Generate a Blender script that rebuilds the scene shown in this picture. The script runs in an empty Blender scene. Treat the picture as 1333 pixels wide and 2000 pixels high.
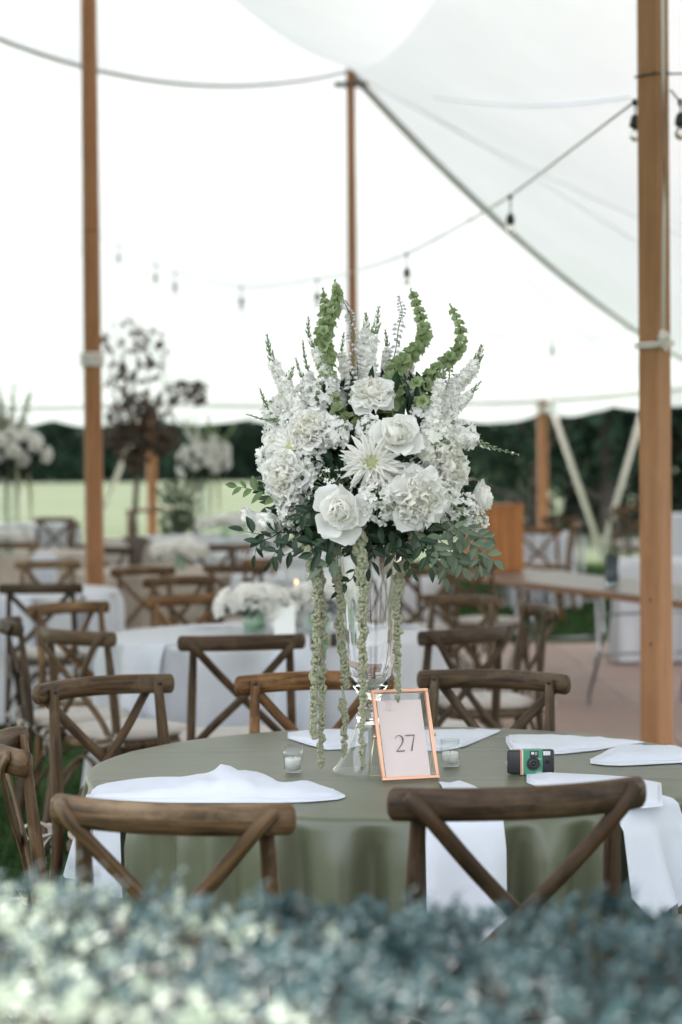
import bpy, math, random
from math import sin, cos, pi, radians, sqrt, atan2
from mathutils import Vector, Matrix, Quaternion, noise

R = random.Random(7)
S = bpy.context.scene
COL = S.collection

# ------------------------------------------------------------------ camera
W0, H0, F0 = 1333.0, 2000.0, 3889.0
CAM_Z = 1.46
camd = bpy.data.cameras.new('camera')
cam = bpy.data.objects.new('camera', camd)
COL.objects.link(cam)
camd.sensor_fit = 'VERTICAL'; camd.sensor_height = 36.0; camd.sensor_width = 36.0
camd.lens = 36.0 * F0 / H0
camd.clip_start = 0.05; camd.clip_end = 3000
PITCH = math.atan(67 / F0)
CAM_ROT = (Matrix.Rotation(pi / 2 - PITCH, 3, 'X') @ Matrix.Rotation(radians(-0.5), 3, 'Z'))
cam.matrix_world = Matrix.Translation((0, 0, CAM_Z)) @ CAM_ROT.to_4x4()
camd.dof.use_dof = True
camd.dof.focus_distance = 4.62
camd.dof.aperture_fstop = 2.8
camd.dof.aperture_blades = 0
S.camera = cam

# ------------------------------------------------------------------ world, sun, exposure
SUN_EL, SUN_AZ = radians(48), radians(-15)      # azimuth from +Y, towards -X: behind the far end, on the left
wd = bpy.data.worlds.new('World'); S.world = wd; wd.use_nodes = True
nt = wd.node_tree; nt.nodes.clear()
sky = nt.nodes.new('ShaderNodeTexSky'); sky.sky_type = 'NISHITA'; sky.sun_disc = False
sky.sun_elevation = SUN_EL; sky.sun_rotation = SUN_AZ
sky.air_density = 1.0; sky.dust_density = 4.0; sky.ozone_density = 1.0
hsv = nt.nodes.new('ShaderNodeHueSaturation'); hsv.inputs['Saturation'].default_value = 0.3
bg = nt.nodes.new('ShaderNodeBackground'); bg.inputs['Strength'].default_value = 0.15
wo = nt.nodes.new('ShaderNodeOutputWorld')
nt.links.new(sky.outputs[0], hsv.inputs['Color']); nt.links.new(hsv.outputs[0], bg.inputs[0]); nt.links.new(bg.outputs[0], wo.inputs[0])
sd = bpy.data.lights.new('sun', 'SUN'); sd.energy = 2.0; sd.angle = radians(0.6); sd.color = (1.0, 0.97, 0.93)
sun = bpy.data.objects.new('sun', sd); COL.objects.link(sun)
sdir = Vector((sin(SUN_AZ) * cos(SUN_EL), cos(SUN_AZ) * cos(SUN_EL), sin(SUN_EL)))
sun.rotation_euler = sdir.to_track_quat('Z', 'Y').to_euler()
S.view_settings.view_transform = 'Standard'; S.view_settings.look = 'None'
S.view_settings.gamma = 1.0; S.view_settings.use_curve_mapping = False
S.view_settings.exposure = 2.74
S.render.engine = 'CYCLES'
S.cycles.use_denoising = True
try: S.cycles.denoiser = 'OPENIMAGEDENOISE'
except Exception: pass
S.cycles.max_bounces = 10; S.cycles.diffuse_bounces = 6; S.cycles.glossy_bounces = 4
S.cycles.transmission_bounces = 10; S.cycles.transparent_max_bounces = 12
S.cycles.sample_clamp_indirect = 6.0
S.cycles.blur_glossy = 0.5

# ------------------------------------------------------------------ pixel helpers (photo pixels -> places)
def at(px, py, D):
    d = CAM_ROT @ Vector(((px - W0 / 2) / F0, (H0 / 2 - py) / F0, -1))
    return Vector((0, 0, CAM_Z)) + d * (D / d.y)
def onz(px, py, z):
    d = CAM_ROT @ Vector(((px - W0 / 2) / F0, (H0 / 2 - py) / F0, -1))
    return Vector((0, 0, CAM_Z)) + d * ((z - CAM_Z) / d.z)
INV = CAM_ROT.transposed()
def proj(p):
    q = INV @ (Vector(p) - Vector((0, 0, CAM_Z)))
    return W0 / 2 + F0 * q.x / -q.z, H0 / 2 - F0 * q.y / -q.z
def xat(px, D, z):
    x = (px - W0 / 2) / F0 * D
    for _ in range(4):
        x += (px - proj((x, D, z))[0]) / F0 * D
    return x
def smooth(a, b, x):
    t = max(0, min(1, (x - a) / (b - a))); return t * t * (3 - 2 * t)
def ground(x, y):
    return 0.25 * smooth(15, 25, y)

# ------------------------------------------------------------------ materials
def mat(name, c1, c2=None, rough=0.6, scale=8.0, stretch=(1, 1, 1), bump=0.0, bscale=None, coord='Object',
        trans=0.0, metal=0.0, spec=0.5, detail=4, tint=False, ramp=(0.35, 0.65), sheen=0.0, tcol=None, randv=0.0):
    m = bpy.data.materials.new(name); m.use_nodes = True
    n = m.node_tree; L = n.links; n.nodes.clear()
    out = n.nodes.new('ShaderNodeOutputMaterial')
    p = n.nodes.new('ShaderNodeBsdfPrincipled')
    p.inputs['Roughness'].default_value = rough; p.inputs['Metallic'].default_value = metal
    p.inputs['Specular IOR Level'].default_value = spec
    if sheen: p.inputs['Sheen Weight'].default_value = sheen
    col = None
    tc = n.nodes.new('ShaderNodeTexCoord'); mp = n.nodes.new('ShaderNodeMapping')
    mp.inputs['Scale'].default_value = stretch
    L.new(tc.outputs[coord], mp.inputs[0])
    if c2 is not None:
        nz = n.nodes.new('ShaderNodeTexNoise'); nz.inputs['Scale'].default_value = scale; nz.inputs['Detail'].default_value = detail
        nz.inputs['Roughness'].default_value = 0.65
        L.new(mp.outputs[0], nz.inputs['Vector'])
        cr = n.nodes.new('ShaderNodeValToRGB')
        cr.color_ramp.elements[0].position = ramp[0]; cr.color_ramp.elements[1].position = ramp[1]
        cr.color_ramp.elements[0].color = (*c1, 1); cr.color_ramp.elements[1].color = (*c2, 1)
        L.new(nz.outputs['Fac'], cr.inputs[0]); col = cr.outputs[0]
    else:
        rgb = n.nodes.new('ShaderNodeRGB'); rgb.outputs[0].default_value = (*c1, 1); col = rgb.outputs[0]
    if tint or randv:
        oi = n.nodes.new('ShaderNodeObjectInfo')
        if tint:
            mx = n.nodes.new('ShaderNodeMix'); mx.data_type = 'RGBA'; mx.blend_type = 'MULTIPLY'; mx.inputs['Factor'].default_value = 1
            L.new(col, mx.inputs['A']); L.new(oi.outputs['Color'], mx.inputs['B']); col = mx.outputs['Result']
        if randv:
            hs = n.nodes.new('ShaderNodeHueSaturation'); mr = n.nodes.new('ShaderNodeMapRange')
            mr.inputs['To Min'].default_value = 1 - randv; mr.inputs['To Max'].default_value = 1 + randv
            L.new(oi.outputs['Random'], mr.inputs[0]); L.new(mr.outputs[0], hs.inputs['Value']); L.new(col, hs.inputs['Color']); col = hs.outputs[0]
    L.new(col, p.inputs['Base Color'])
    if bump:
        nb = n.nodes.new('ShaderNodeTexNoise'); nb.inputs['Scale'].default_value = bscale or scale * 3; nb.inputs['Detail'].default_value = 5
        L.new(mp.outputs[0], nb.inputs['Vector'])
        bp = n.nodes.new('ShaderNodeBump'); bp.inputs['Strength'].default_value = 1.0; bp.inputs['Distance'].default_value = bump
        L.new(nb.outputs['Fac'], bp.inputs['Height']); L.new(bp.outputs[0], p.inputs['Normal'])
    sh = p.outputs[0]
    if trans:
        t = n.nodes.new('ShaderNodeBsdfTranslucent')
        if tcol: t.inputs[0].default_value = (*tcol, 1)
        else: L.new(col, t.inputs[0])
        ms = n.nodes.new('ShaderNodeMixShader'); ms.inputs[0].default_value = trans
        L.new(sh, ms.inputs[1]); L.new(t.outputs[0], ms.inputs[2]); sh = ms.outputs[0]
    L.new(sh, out.inputs[0])
    return m

def glassmat(name, col=(1, 1, 1), rough=0.0, ior=1.45):
    m = bpy.data.materials.new(name); m.use_nodes = True
    n = m.node_tree; n.nodes.clear()
    out = n.nodes.new('ShaderNodeOutputMaterial'); g = n.nodes.new('ShaderNodeBsdfGlass')
    g.inputs['Color'].default_value = (*col, 1); g.inputs['Roughness'].default_value = rough; g.inputs['IOR'].default_value = ior
    n.links.new(g.outputs[0], out.inputs[0]); return m

def wood(name, c1, c2, rough=0.55, gs=1.0, tint=True, bump=0.0006, wear=0.35, wearcol=None):
    """grain runs along the v of the uv map (metres)"""
    m = bpy.data.materials.new(name); m.use_nodes = True
    n = m.node_tree; L = n.links; n.nodes.clear()
    out = n.nodes.new('ShaderNodeOutputMaterial'); p = n.nodes.new('ShaderNodeBsdfPrincipled')
    p.inputs['Roughness'].default_value = rough; p.inputs['Specular IOR Level'].default_value = 0.25
    tc = n.nodes.new('ShaderNodeTexCoord'); mp = n.nodes.new('ShaderNodeMapping')
    mp.inputs['Scale'].default_value = (90 * gs, 7 * gs, 1)
    oi = n.nodes.new('ShaderNodeObjectInfo'); cx = n.nodes.new('ShaderNodeCombineXYZ')
    mu = n.nodes.new('ShaderNodeMath'); mu.operation = 'MULTIPLY'; mu.inputs[1].default_value = 37
    L.new(oi.outputs['Random'], mu.inputs[0]); L.new(mu.outputs[0], cx.inputs[0]); L.new(mu.outputs[0], cx.inputs[2])
    L.new(tc.outputs['UV'], mp.inputs[0]); L.new(cx.outputs[0], mp.inputs['Location'])
    nz = n.nodes.new('ShaderNodeTexNoise'); nz.inputs['Scale'].default_value = 1; nz.inputs['Detail'].default_value = 6; nz.inputs['Distortion'].default_value = 0.6
    L.new(mp.outputs[0], nz.inputs['Vector'])
    cr = n.nodes.new('ShaderNodeValToRGB'); cr.color_ramp.elements[0].position = 0.3; cr.color_ramp.elements[1].position = 0.7
    cr.color_ramp.elements[0].color = (*c1, 1); cr.color_ramp.elements[1].color = (*c2, 1)
    L.new(nz.outputs['Fac'], cr.inputs[0])
    # broad weathering patches
    mp2 = n.nodes.new('ShaderNodeMapping'); mp2.inputs['Scale'].default_value = (9, 5, 1)
    L.new(tc.outputs['UV'], mp2.inputs[0]); L.new(cx.outputs[0], mp2.inputs['Location'])
    n2 = n.nodes.new('ShaderNodeTexNoise'); n2.inputs['Scale'].default_value = 1; n2.inputs['Detail'].default_value = 5; n2.inputs['Roughness'].default_value = .7
    L.new(mp2.outputs[0], n2.inputs['Vector'])
    mr = n.nodes.new('ShaderNodeMapRange'); mr.inputs['From Min'].default_value = 0.5; mr.inputs['From Max'].default_value = 0.7; mr.inputs['To Max'].default_value = wear
    L.new(n2.outputs['Fac'], mr.inputs[0])
    mx = n.nodes.new('ShaderNodeMix'); mx.data_type = 'RGBA'; L.new(mr.outputs[0], mx.inputs['Factor'])
    L.new(cr.outputs[0], mx.inputs['A']); wc = wearcol or tuple(0.5 * (a + b) * 1.5 for a, b in zip(c1, c2)); mx.inputs['B'].default_value = (*wc, 1)
    col = mx.outputs['Result']
    if tint:
        m2 = n.nodes.new('ShaderNodeMix'); m2.data_type = 'RGBA'; m2.blend_type = 'MULTIPLY'; m2.inputs['Factor'].default_value = 1
        L.new(col, m2.inputs['A']); L.new(oi.outputs['Color'], m2.inputs['B']); col = m2.outputs['Result']
    L.new(col, p.inputs['Base Color'])
    bp = n.nodes.new('ShaderNodeBump'); bp.inputs['Distance'].default_value = bump
    L.new(nz.outputs['Fac'], bp.inputs['Height']); L.new(bp.outputs[0], p.inputs['Normal'])
    L.new(p.outputs[0], out.inputs[0]); return m

M = {}
M['chair'] = wood('chair_wood', (0.013, 0.0075, 0.0038), (0.085, 0.052, 0.025), wear=0.7, wearcol=(0.135, 0.103, 0.065))
M['pole'] = wood('pole_wood', (0.29, 0.135, 0.060), (0.36, 0.185, 0.088), rough=0.45, gs=0.35, wear=0.3, tint=True)
M['bar'] = wood('bar_wood', (0.11, 0.085, 0.07), (0.18, 0.15, 0.128), rough=0.3, gs=.5, tint=False)
M['barrim'] = wood('bar_rim_wood', (0.17, 0.075, 0.035), (0.24, 0.12, 0.06), rough=0.4, gs=.5, tint=False)
M['box'] = wood('box_wood', (0.25, 0.088, 0.020), (0.37, 0.150, 0.040), rough=0.35, gs=.5, tint=True)
M['deck'] = wood('deck_wood', (0.26, 0.17, 0.138), (0.33, 0.23, 0.188), rough=0.5, gs=.25, tint=True, wear=.2)
M['cushion'] = mat('cushion_cotton', (0.33, 0.29, 0.25), (0.40, 0.36, 0.315), 0.9, 6, bump=0.0006, bscale=500, sheen=.2)
M['sage'] = mat('sage_linen', (0.078, 0.086, 0.050), (0.092, 0.099, 0.057), 0.42, 3, bump=0.0016, bscale=9, spec=.7)
M['linen'] = mat('white_linen', (0.62, 0.63, 0.66), (0.68, 0.69, 0.72), 0.85, 3, bump=0.0002, bscale=700, trans=0.22)
M['napkin'] = mat('napkin_cotton', (0.61, 0.63, 0.69), (0.66, 0.68, 0.73), 0.85, 5, bump=0.0003, bscale=600, trans=0.15)
M['beige_linen'] = mat('champagne_linen', (0.42, 0.35, 0.29), (0.48, 0.41, 0.34), 0.85, 3, trans=0.1)
M['tent'] = mat('sailcloth', (0.76, 0.785, 0.805), (0.80, 0.825, 0.845), 0.7, 0.7, trans=0.118, spec=.2)
M['tent_seam'] = mat('tent_webbing', (0.42, 0.41, 0.39), (0.5, 0.49, 0.47), 0.8, 20)
M['rope'] = mat('white_rope', (0.62, 0.59, 0.54), (0.74, 0.71, 0.66), 0.85, 180, bump=.001, bscale=220)
M['strap'] = mat('guy_strap', (0.68, 0.66, 0.63), (0.75, 0.73, 0.7), 0.8, 30)
M['black'] = mat('black_plastic', (0.012, 0.012, 0.013), None, 0.45)
M['dark'] = mat('dark_cord', (0.02, 0.02, 0.022), None, 0.5)
M['screw'] = mat('dark_screw', (0.06, 0.05, 0.045), None, 0.4, metal=.8)
M['metal'] = mat('grey_metal', (0.33, 0.33, 0.34), None, 0.3, metal=.9)
M['copper'] = mat('copper_frame', (0.90, 0.50, 0.35), (0.86, 0.46, 0.31), 0.28, 60, metal=0.75)
M['brass'] = mat('brass_wire', (0.62, 0.55, 0.36), None, 0.3, metal=.9)
M['glass'] = glassmat('clear_glass')
M['bulbglass'] = glassmat('bulb_glass', (.95, .95, .93))
def thinglass(name, tint, ior=1.5):
    m = bpy.data.materials.new(name); m.use_nodes = True; n = m.node_tree; n.nodes.clear()
    o = n.nodes.new('ShaderNodeOutputMaterial'); t = n.nodes.new('ShaderNodeBsdfTransparent'); g = n.nodes.new('ShaderNodeBsdfGlossy'); x = n.nodes.new('ShaderNodeMixShader'); f = n.nodes.new('ShaderNodeLayerWeight'); pw = n.nodes.new('ShaderNodeMath'); pw.operation = 'POWER'; pw.inputs[1].default_value = 4; ma = n.nodes.new('ShaderNodeMath'); ma.operation = 'MULTIPLY_ADD'; ma.inputs[1].default_value = .75; ma.inputs[2].default_value = .05
    n.links.new(f.outputs['Facing'], pw.inputs[0]); n.links.new(pw.outputs[0], ma.inputs[0]); f = ma
    t.inputs[0].default_value = (*tint, 1); g.inputs['Roughness'].default_value = .02
    n.links.new(f.outputs[0], x.inputs[0]); n.links.new(t.outputs[0], x.inputs[1]); n.links.new(g.outputs[0], x.inputs[2]); n.links.new(x.outputs[0], o.inputs[0]); return m
M['greenglass'] = thinglass('green_glass', (0.80, 0.89, 0.83)); M['thin'] = thinglass('thin_glass', (.965, .975, .97))
M['wax'] = mat('white_wax', (0.82, 0.81, 0.77), None, 0.4, trans=.2)
M['card'] = mat('pink_card', (0.70, 0.60, 0.585), (0.73, 0.63, 0.62), 0.7, 4)
M['ink'] = mat('brown_ink', (0.10, 0.065, 0.065), None, 0.6)
M['inkfaint'] = mat('faint_ink', (0.52, 0.43, 0.42), None, 0.6)
M['petal'] = mat('white_petal', (0.95, 0.935, 0.895), (0.965, 0.955, 0.925), 0.6, 30, trans=0.48, spec=.3, bump=.0006, bscale=90)
M['cream'] = mat('cream_petal', (0.92, 0.90, 0.82), (0.94, 0.93, 0.88), 0.6, 30, trans=0.45, spec=.3)
M['mumc'] = mat('chrysanthemum_centre', (0.52, 0.55, 0.20), (0.75, 0.75, 0.45), 0.6, 200)
M['stem'] = mat('green_stem', (0.08, 0.12, 0.05), (0.13, 0.18, 0.08), 0.5, 40)
M['leaf'] = mat('deep_green_leaf', (0.011, 0.028, 0.013), (0.032, 0.062, 0.029), 0.42, 25, trans=.12, randv=.35, spec=.3)
M['leafsage'] = mat('sage_leaf', (0.11, 0.15, 0.095), (0.165, 0.21, 0.145), 0.55, 25, trans=.2, randv=.2, spec=.25)
M['leaflight'] = mat('fresh_leaf', (0.09, 0.155, 0.045), (0.14, 0.21, 0.07), 0.45, 25, trans=.25, randv=.15)
M['bells'] = mat('bells_green', (0.25, 0.33, 0.15), (0.42, 0.50, 0.27), 0.5, 50, trans=.45)
M['budgreen'] = mat('bud_green', (0.18, 0.235, 0.12), (0.27, 0.32, 0.19), 0.55, 60, trans=.2)
M['lilac'] = mat('grey_lilac_bud', (0.46, 0.44, 0.46), (0.6, 0.58, 0.56), 0.55, 60, trans=.2)
M['amar'] = mat('amaranth_green', (0.34, 0.345, 0.22), (0.45, 0.45, 0.31), 0.85, 300, trans=.25, bump=.001, bscale=900)
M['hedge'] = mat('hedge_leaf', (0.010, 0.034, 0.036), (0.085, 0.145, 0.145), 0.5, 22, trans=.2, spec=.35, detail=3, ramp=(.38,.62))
M['hedgesun'] = mat('hedge_leaf_painted_sun', (0.26, 0.32, 0.24), (0.46, 0.51, 0.42), 0.45, 14, trans=.3)  # lighter copy of the hedge leaf, sunlight painted into its colour
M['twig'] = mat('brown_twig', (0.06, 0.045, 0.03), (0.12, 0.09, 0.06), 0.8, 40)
M['bark'] = mat('tree_bark', (0.09, 0.075, 0.06), (0.18, 0.15, 0.12), 0.85, 8, bump=.01)
M['treeleaf'] = mat('tree_foliage', (0.012, 0.027, 0.019), (0.033, 0.058, 0.034), 0.8, 0.35, trans=.1, randv=.25, detail=3, spec=.05)
M['treelight'] = mat('pale_tree_foliage', (0.045, 0.07, 0.028), (0.08, 0.105, 0.045), 0.7, 0.5, trans=.2, spec=.05)
M['redleaf'] = mat('bronze_leaf', (0.05, 0.028, 0.018), (0.11, 0.068, 0.045), 0.45, 12, trans=.2)
M['grassblade'] = mat('grass_blade', (0.025, 0.055, 0.016), (0.05, 0.09, 0.03), 0.6, 1.2, trans=.25, spec=.1)
M['field'] = None
M['rattan'] = mat('dark_rattan', (0.05, 0.032, 0.024), (0.1, 0.068, 0.05), 0.6, 60, bump=.003, bscale=90)
M['green_box'] = mat('camera_green', (0.045, 0.22, 0.12), None, 0.45)
M['pinkstripe'] = mat('camera_pink', (0.62, 0.25, 0.22), None, 0.5)
M['orangestripe'] = mat('camera_orange', (0.62, 0.3, 0.12), None, 0.5)
M['whiteprint'] = mat('white_print', (0.75, 0.76, 0.72), None, 0.5)
M['flash'] = mat('flash_window', (0.55, 0.57, 0.55), (0.68, 0.7, 0.68), 0.25, 200)
M['lens'] = mat('lens_black', (0.006, 0.006, 0.007), None, 0.08)
fl = bpy.data.materials.new('candle_flame'); fl.use_nodes = True
fl.node_tree.nodes.clear(); _o = fl.node_tree.nodes.new('ShaderNodeOutputMaterial'); _e = fl.node_tree.nodes.new('ShaderNodeEmission')
_e.inputs[0].default_value = (1, .62, .28, 1); _e.inputs[1].default_value = 0.7; fl.node_tree.links.new(_e.outputs[0], _o.inputs[0]); M['flame'] = fl

# ------------------------------------------------------------------ mesh builder
class MB:
    def __init__(s): s.v = []; s.f = []; s.uv = []; s.mi = []; s.sm = []
    def face(s, idx, uvs=None, mi=0, sm=True):
        s.f.append(tuple(idx)); s.uv.append(uvs or [(0, 0)] * len(idx)); s.mi.append(mi); s.sm.append(sm)
    def add(s, vs): b = len(s.v); s.v.extend([tuple(v) for v in vs]); return b
    def grid(s, rows, closed=False, mi=0, sm=True, us=None, vs=None, flip=False):
        nr, nc = len(rows), len(rows[0]); b = s.add([p for r in rows for p in r])
        if vs is None:
            vs = [0]
            for i in range(1, nr): vs.append(vs[-1] + (Vector(rows[i][0]) - Vector(rows[i - 1][0])).length)
        if us is None:
            us = [0]
            for j in range(1, nc + 1):
                us.append(us[-1] + (Vector(rows[nr // 2][j % nc]) - Vector(rows[nr // 2][j - 1])).length)
        for i in range(nr - 1):
            for j in range(nc if closed else nc - 1):
                k = (j + 1) % nc
                q = [b + i * nc + j, b + i * nc + k, b + (i + 1) * nc + k, b + (i + 1) * nc + j]
                u = [(us[j], vs[i]), (us[j + 1], vs[i]), (us[j + 1], vs[i + 1]), (us[j], vs[i + 1])]
                if flip: q.reverse(); u.reverse()
                s.face(q, u, mi, sm)
        return b
    def tube(s, path, ra, rb=None, n=8, up=(0, 0, 1), power=2.0, caps=True, mi=0, sm=True, round_ends=0.0):
        """ra: radius along the side axis, rb: along the up-like axis; floats or lists"""
        P = [Vector(p) for p in path]; m = len(P); up = Vector(up)
        if not isinstance(ra, (list, tuple)): ra = [ra] * m
        rb = ra if rb is None else rb
        if not isinstance(rb, (list, tuple)): rb = [rb] * m
        ra = list(ra); rb = list(rb)
        if round_ends:
            t0 = (P[0] - P[1]).normalized(); t1 = (P[-1] - P[-2]).normalized(); e = round_ends
            P = [P[0] + t0 * e, P[0] + t0 * e * .85, P[0] + t0 * e * .5] + P + [P[-1] + t1 * e * .5, P[-1] + t1 * e * .85, P[-1] + t1 * e]
            ra = [ra[0] * .25, ra[0] * .62, ra[0] * .88] + ra + [ra[-1] * .88, ra[-1] * .62, ra[-1] * .25]
            rb = [rb[0] * .25, rb[0] * .62, rb[0] * .88] + rb + [rb[-1] * .88, rb[-1] * .62, rb[-1] * .25]
            m = len(P)
        rows = []
        for i in range(m):
            t = (P[min(i + 1, m - 1)] - P[max(i - 1, 0)])
            t = t.normalized() if t.length > 1e-9 else Vector((0, 0, 1))
            side = t.cross(up)
            if side.length < 1e-4: side = t.cross(Vector((0, 1, 0.01)))
            side.normalize(); u2 = side.cross(t).normalized()
            r = []
            for k in range(n):
                a = 2 * pi * k / n
                c, d = cos(a), sin(a)
                c = math.copysign(abs(c) ** (2 / power), c); d = math.copysign(abs(d) ** (2 / power), d)
                r.append(P[i] + side * c * ra[i] + u2 * d * rb[i])
            rows.append(r)
        b = s.grid(rows, closed=True, mi=mi, sm=sm)
        if caps:
            s.face([b + k for k in range(n)][::-1], [(cos(2 * pi * k / n) * .02, sin(2 * pi * k / n) * .02) for k in range(n)][::-1], mi, False)
            s.face([b + (m - 1) * n + k for k in range(n)], [(cos(2 * pi * k / n) * .02, sin(2 * pi * k / n) * .02) for k in range(n)], mi, False)
    def box(s, c, d, bev=0.0, rot=None, mi=0, vaxis=None, taper=1.0):
        c = Vector(c); hx, hy, hz = d[0] / 2, d[1] / 2, d[2] / 2
        Rm = rot or Matrix.Identity(3)
        if vaxis is None: vaxis = max(range(3), key=lambda i: d[i])
        def P(x, y, z): return c + Rm @ Vector((x, y, z))
        if bev <= 0:
            cs = [(-1, -1, -1), (1, -1, -1), (1, 1, -1), (-1, 1, -1), (-1, -1, 1), (1, -1, 1), (1, 1, 1), (-1, 1, 1)]
            loc = [(x * hx * (taper if z > 0 else 1), y * hy * (taper if z > 0 else 1), z * hz) for x, y, z in cs]
            b = s.add([P(*q) for q in loc])
            for q, nax in (((0, 3, 2, 1), 2), ((4, 5, 6, 7), 2), ((0, 1, 5, 4), 1), ((2, 3, 7, 6), 1), ((1, 2, 6, 5), 0), ((3, 0, 4, 7), 0)):
                ax = [a for a in range(3) if a != nax]
                va = vaxis if vaxis != nax else ax[1]; ua = [a for a in ax if a != va][0]
                s.face([b + k for k in q], [(loc[k][ua] + nax * .3, loc[k][va]) for k in q], mi, False)
            return
        # rounded box: 24 verts chamfer
        bev = min(bev, hx * .99, hy * .99, hz * .99)
        vid = {}
        loc = []
        for sx in (-1, 1):
            for sy in (-1, 1):
                for sz in (-1, 1):
                    for ax in range(3):
                        q = [sx * (hx - (0 if ax == 0 else bev)), sy * (hy - (0 if ax == 1 else bev)), sz * (hz - (0 if ax == 2 else bev))]
                        vid[(sx, sy, sz, ax)] = len(loc); loc.append(q)
        b = s.add([P(*q) for q in loc])
        cen = Vector((0, 0, 0))
        def F(keys, sm):
            ids = [vid[k] for k in keys]; pts = [Vector(loc[i]) for i in ids]
            nrm = (pts[1] - pts[0]).cross(pts[2] - pts[0]); mid = sum(pts, Vector()) / len(pts)
            if nrm.dot(mid) < 0: ids.reverse()
            nn = [abs(x) for x in nrm]; nax = nn.index(max(nn))
            ax = [a for a in range(3) if a != nax]
            va = vaxis if vaxis != nax else ax[1]; ua = [a for a in ax if a != va][0]
            s.face([b + k for k in ids], [(loc[k][ua] + nax * .3, loc[k][va]) for k in ids], mi, sm)
        for ax in range(3):
            o = [a for a in range(3) if a != ax]
            for sg in (-1, 1):
                ks = []
                for (p, q) in ((-1, -1), (1, -1), (1, 1), (-1, 1)):
                    k = [0, 0, 0]; k[ax] = sg; k[o[0]] = p; k[o[1]] = q; ks.append((*k, ax))
                F(ks, False)
        for ax in range(3):  # edges along ax
            o = [a for a in range(3) if a != ax]
            for p in (-1, 1):
                for q in (-1, 1):
                    k1 = [0, 0, 0]; k1[ax] = -1; k1[o[0]] = p; k1[o[1]] = q
                    k2 = list(k1); k2[ax] = 1
                    F([(*k1, o[0]), (*k2, o[0]), (*k2, o[1]), (*k1, o[1])], True)
        for sx in (-1, 1):
            for sy in (-1, 1):
                for sz in (-1, 1): F([(sx, sy, sz, 0), (sx, sy, sz, 1), (sx, sy, sz, 2)], True)
    def lathe(s, prof, n=32, c=(0, 0, 0), mi=0, capb=False, capt=False):
        c = Vector(c)
        rows = [[c + Vector((r * cos(2 * pi * k / n), r * sin(2 * pi * k / n), z)) for k in range(n)] for r, z in prof]
        b = s.grid(rows, closed=True, mi=mi)
        if capb: s.face([b + k for k in range(n)][::-1], None, mi, False)
        if capt: s.face([b + (len(prof) - 1) * n + k for k in range(n)], None, mi, False)
    def ball(s, c, r, n=6, m=4, mi=0, sc=(1, 1, 1)):
        c = Vector(c); rows = []
        for i in range(m + 1):
            t = pi * i / m; rr = max(sin(t), 0.02)
            rows.append([c + Vector((rr * cos(2 * pi * k / n) * r * sc[0], rr * sin(2 * pi * k / n) * r * sc[1], -cos(t) * r * sc[2])) for k in range(n)])
        s.grid(rows, closed=True, mi=mi)
    def xf(s, mt, other, mi=0):
        b = len(s.v); s.v.extend([tuple(mt @ Vector(v)) for v in other.v])
        for f, u, m_, sm in zip(other.f, other.uv, other.mi, other.sm): s.face([b + i for i in f], u, m_ + mi, sm)
    def mesh(s, name, mats):
        me = bpy.data.meshes.new(name); me.from_pydata(s.v, [], s.f)
        if not isinstance(mats, (list, tuple)): mats = [mats]
        for x in mats: me.materials.append(M[x] if isinstance(x, str) else x)
        uv = me.uv_layers.new(name='uv'); flat = [c for f in s.uv for u in f for c in u]
        uv.data.foreach_set('uv', flat)
        me.polygons.foreach_set('material_index', s.mi); me.polygons.foreach_set('use_smooth', s.sm)
        me.update(); return me
    def build(s, name, mats, parent=None, **kw): return link(name, s.mesh(name, mats), parent, **kw)

def link(name, me, parent=None, loc=None, mw=None, color=None):
    o = bpy.data.objects.new(name, me); COL.objects.link(o)
    if parent is not None: o.parent = parent
    if loc is not None: o.location = loc
    if mw is not None: o.matrix_basis = mw
    if color is not None: o.color = (*color, 1)
    return o
def tag(o, label=None, cat=None, group=None, kind=None):
    if label: o['label'] = label
    if cat: o['category'] = cat
    if group: o['group'] = group
    if kind: o['kind'] = kind
    return o
def thing(name, label, cat, loc=(0, 0, 0), rz=0.0, group=None):
    o = bpy.data.objects.new(name, None); COL.objects.link(o); o.empty_display_size = .1
    o.location = loc; o.rotation_euler = (0, 0, rz); return tag(o, label, cat, group)
def kids(o): return [c for c in ALLK.get(o.name, [])]
def copy_tree(o, parent=None):
    c = o.copy(); COL.objects.link(c); c.parent = parent
    for ch in list(o.children): copy_tree(ch, c)
    return c
def basis(loc, z, roll=0.0, sc=1.0):
    z = Vector(z).normalized()
    q = z.to_track_quat('Z', 'Y')
    s3 = sc if isinstance(sc, (tuple, list)) else (sc, sc, sc)
    return Matrix.Translation(loc) @ q.to_matrix().to_4x4() @ Matrix.Rotation(roll, 4, 'Z') @ Matrix.Diagonal((*s3, 1))
def leafbasis(loc, d, nrm, sc=1.0):
    """local Y along d, Z near nrm"""
    d = Vector(d).normalized(); x = d.cross(Vector(nrm))
    if x.length < 1e-4: x = d.cross(Vector((.3, .5, .8)))
    x.normalize(); z = x.cross(d)
    m = Matrix((x, d, z)).transposed().to_4x4()
    s3 = sc if isinstance(sc, (tuple, list)) else (sc, sc, sc)
    return Matrix.Translation(loc) @ m @ Matrix.Diagonal((*s3, 1))
def rv(s=1.0): return Vector((R.uniform(-s, s), R.uniform(-s, s), R.uniform(-s, s)))
def catmull(pts, n=6):
    P = [Vector(p) for p in pts]; P = [2 * P[0] - P[1]] + P + [2 * P[-1] - P[-2]]; out = []
    for i in range(1, len(P) - 2):
        for k in range(n):
            t = k / n; a, b, c, d = P[i - 1], P[i], P[i + 1], P[i + 2]
            out.append(.5 * ((2 * b) + (c - a) * t + (2 * a - 5 * b + 4 * c - d) * t * t + (3 * b - a - 3 * c + d) * t ** 3))
    out.append(P[-2]); return out

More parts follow.
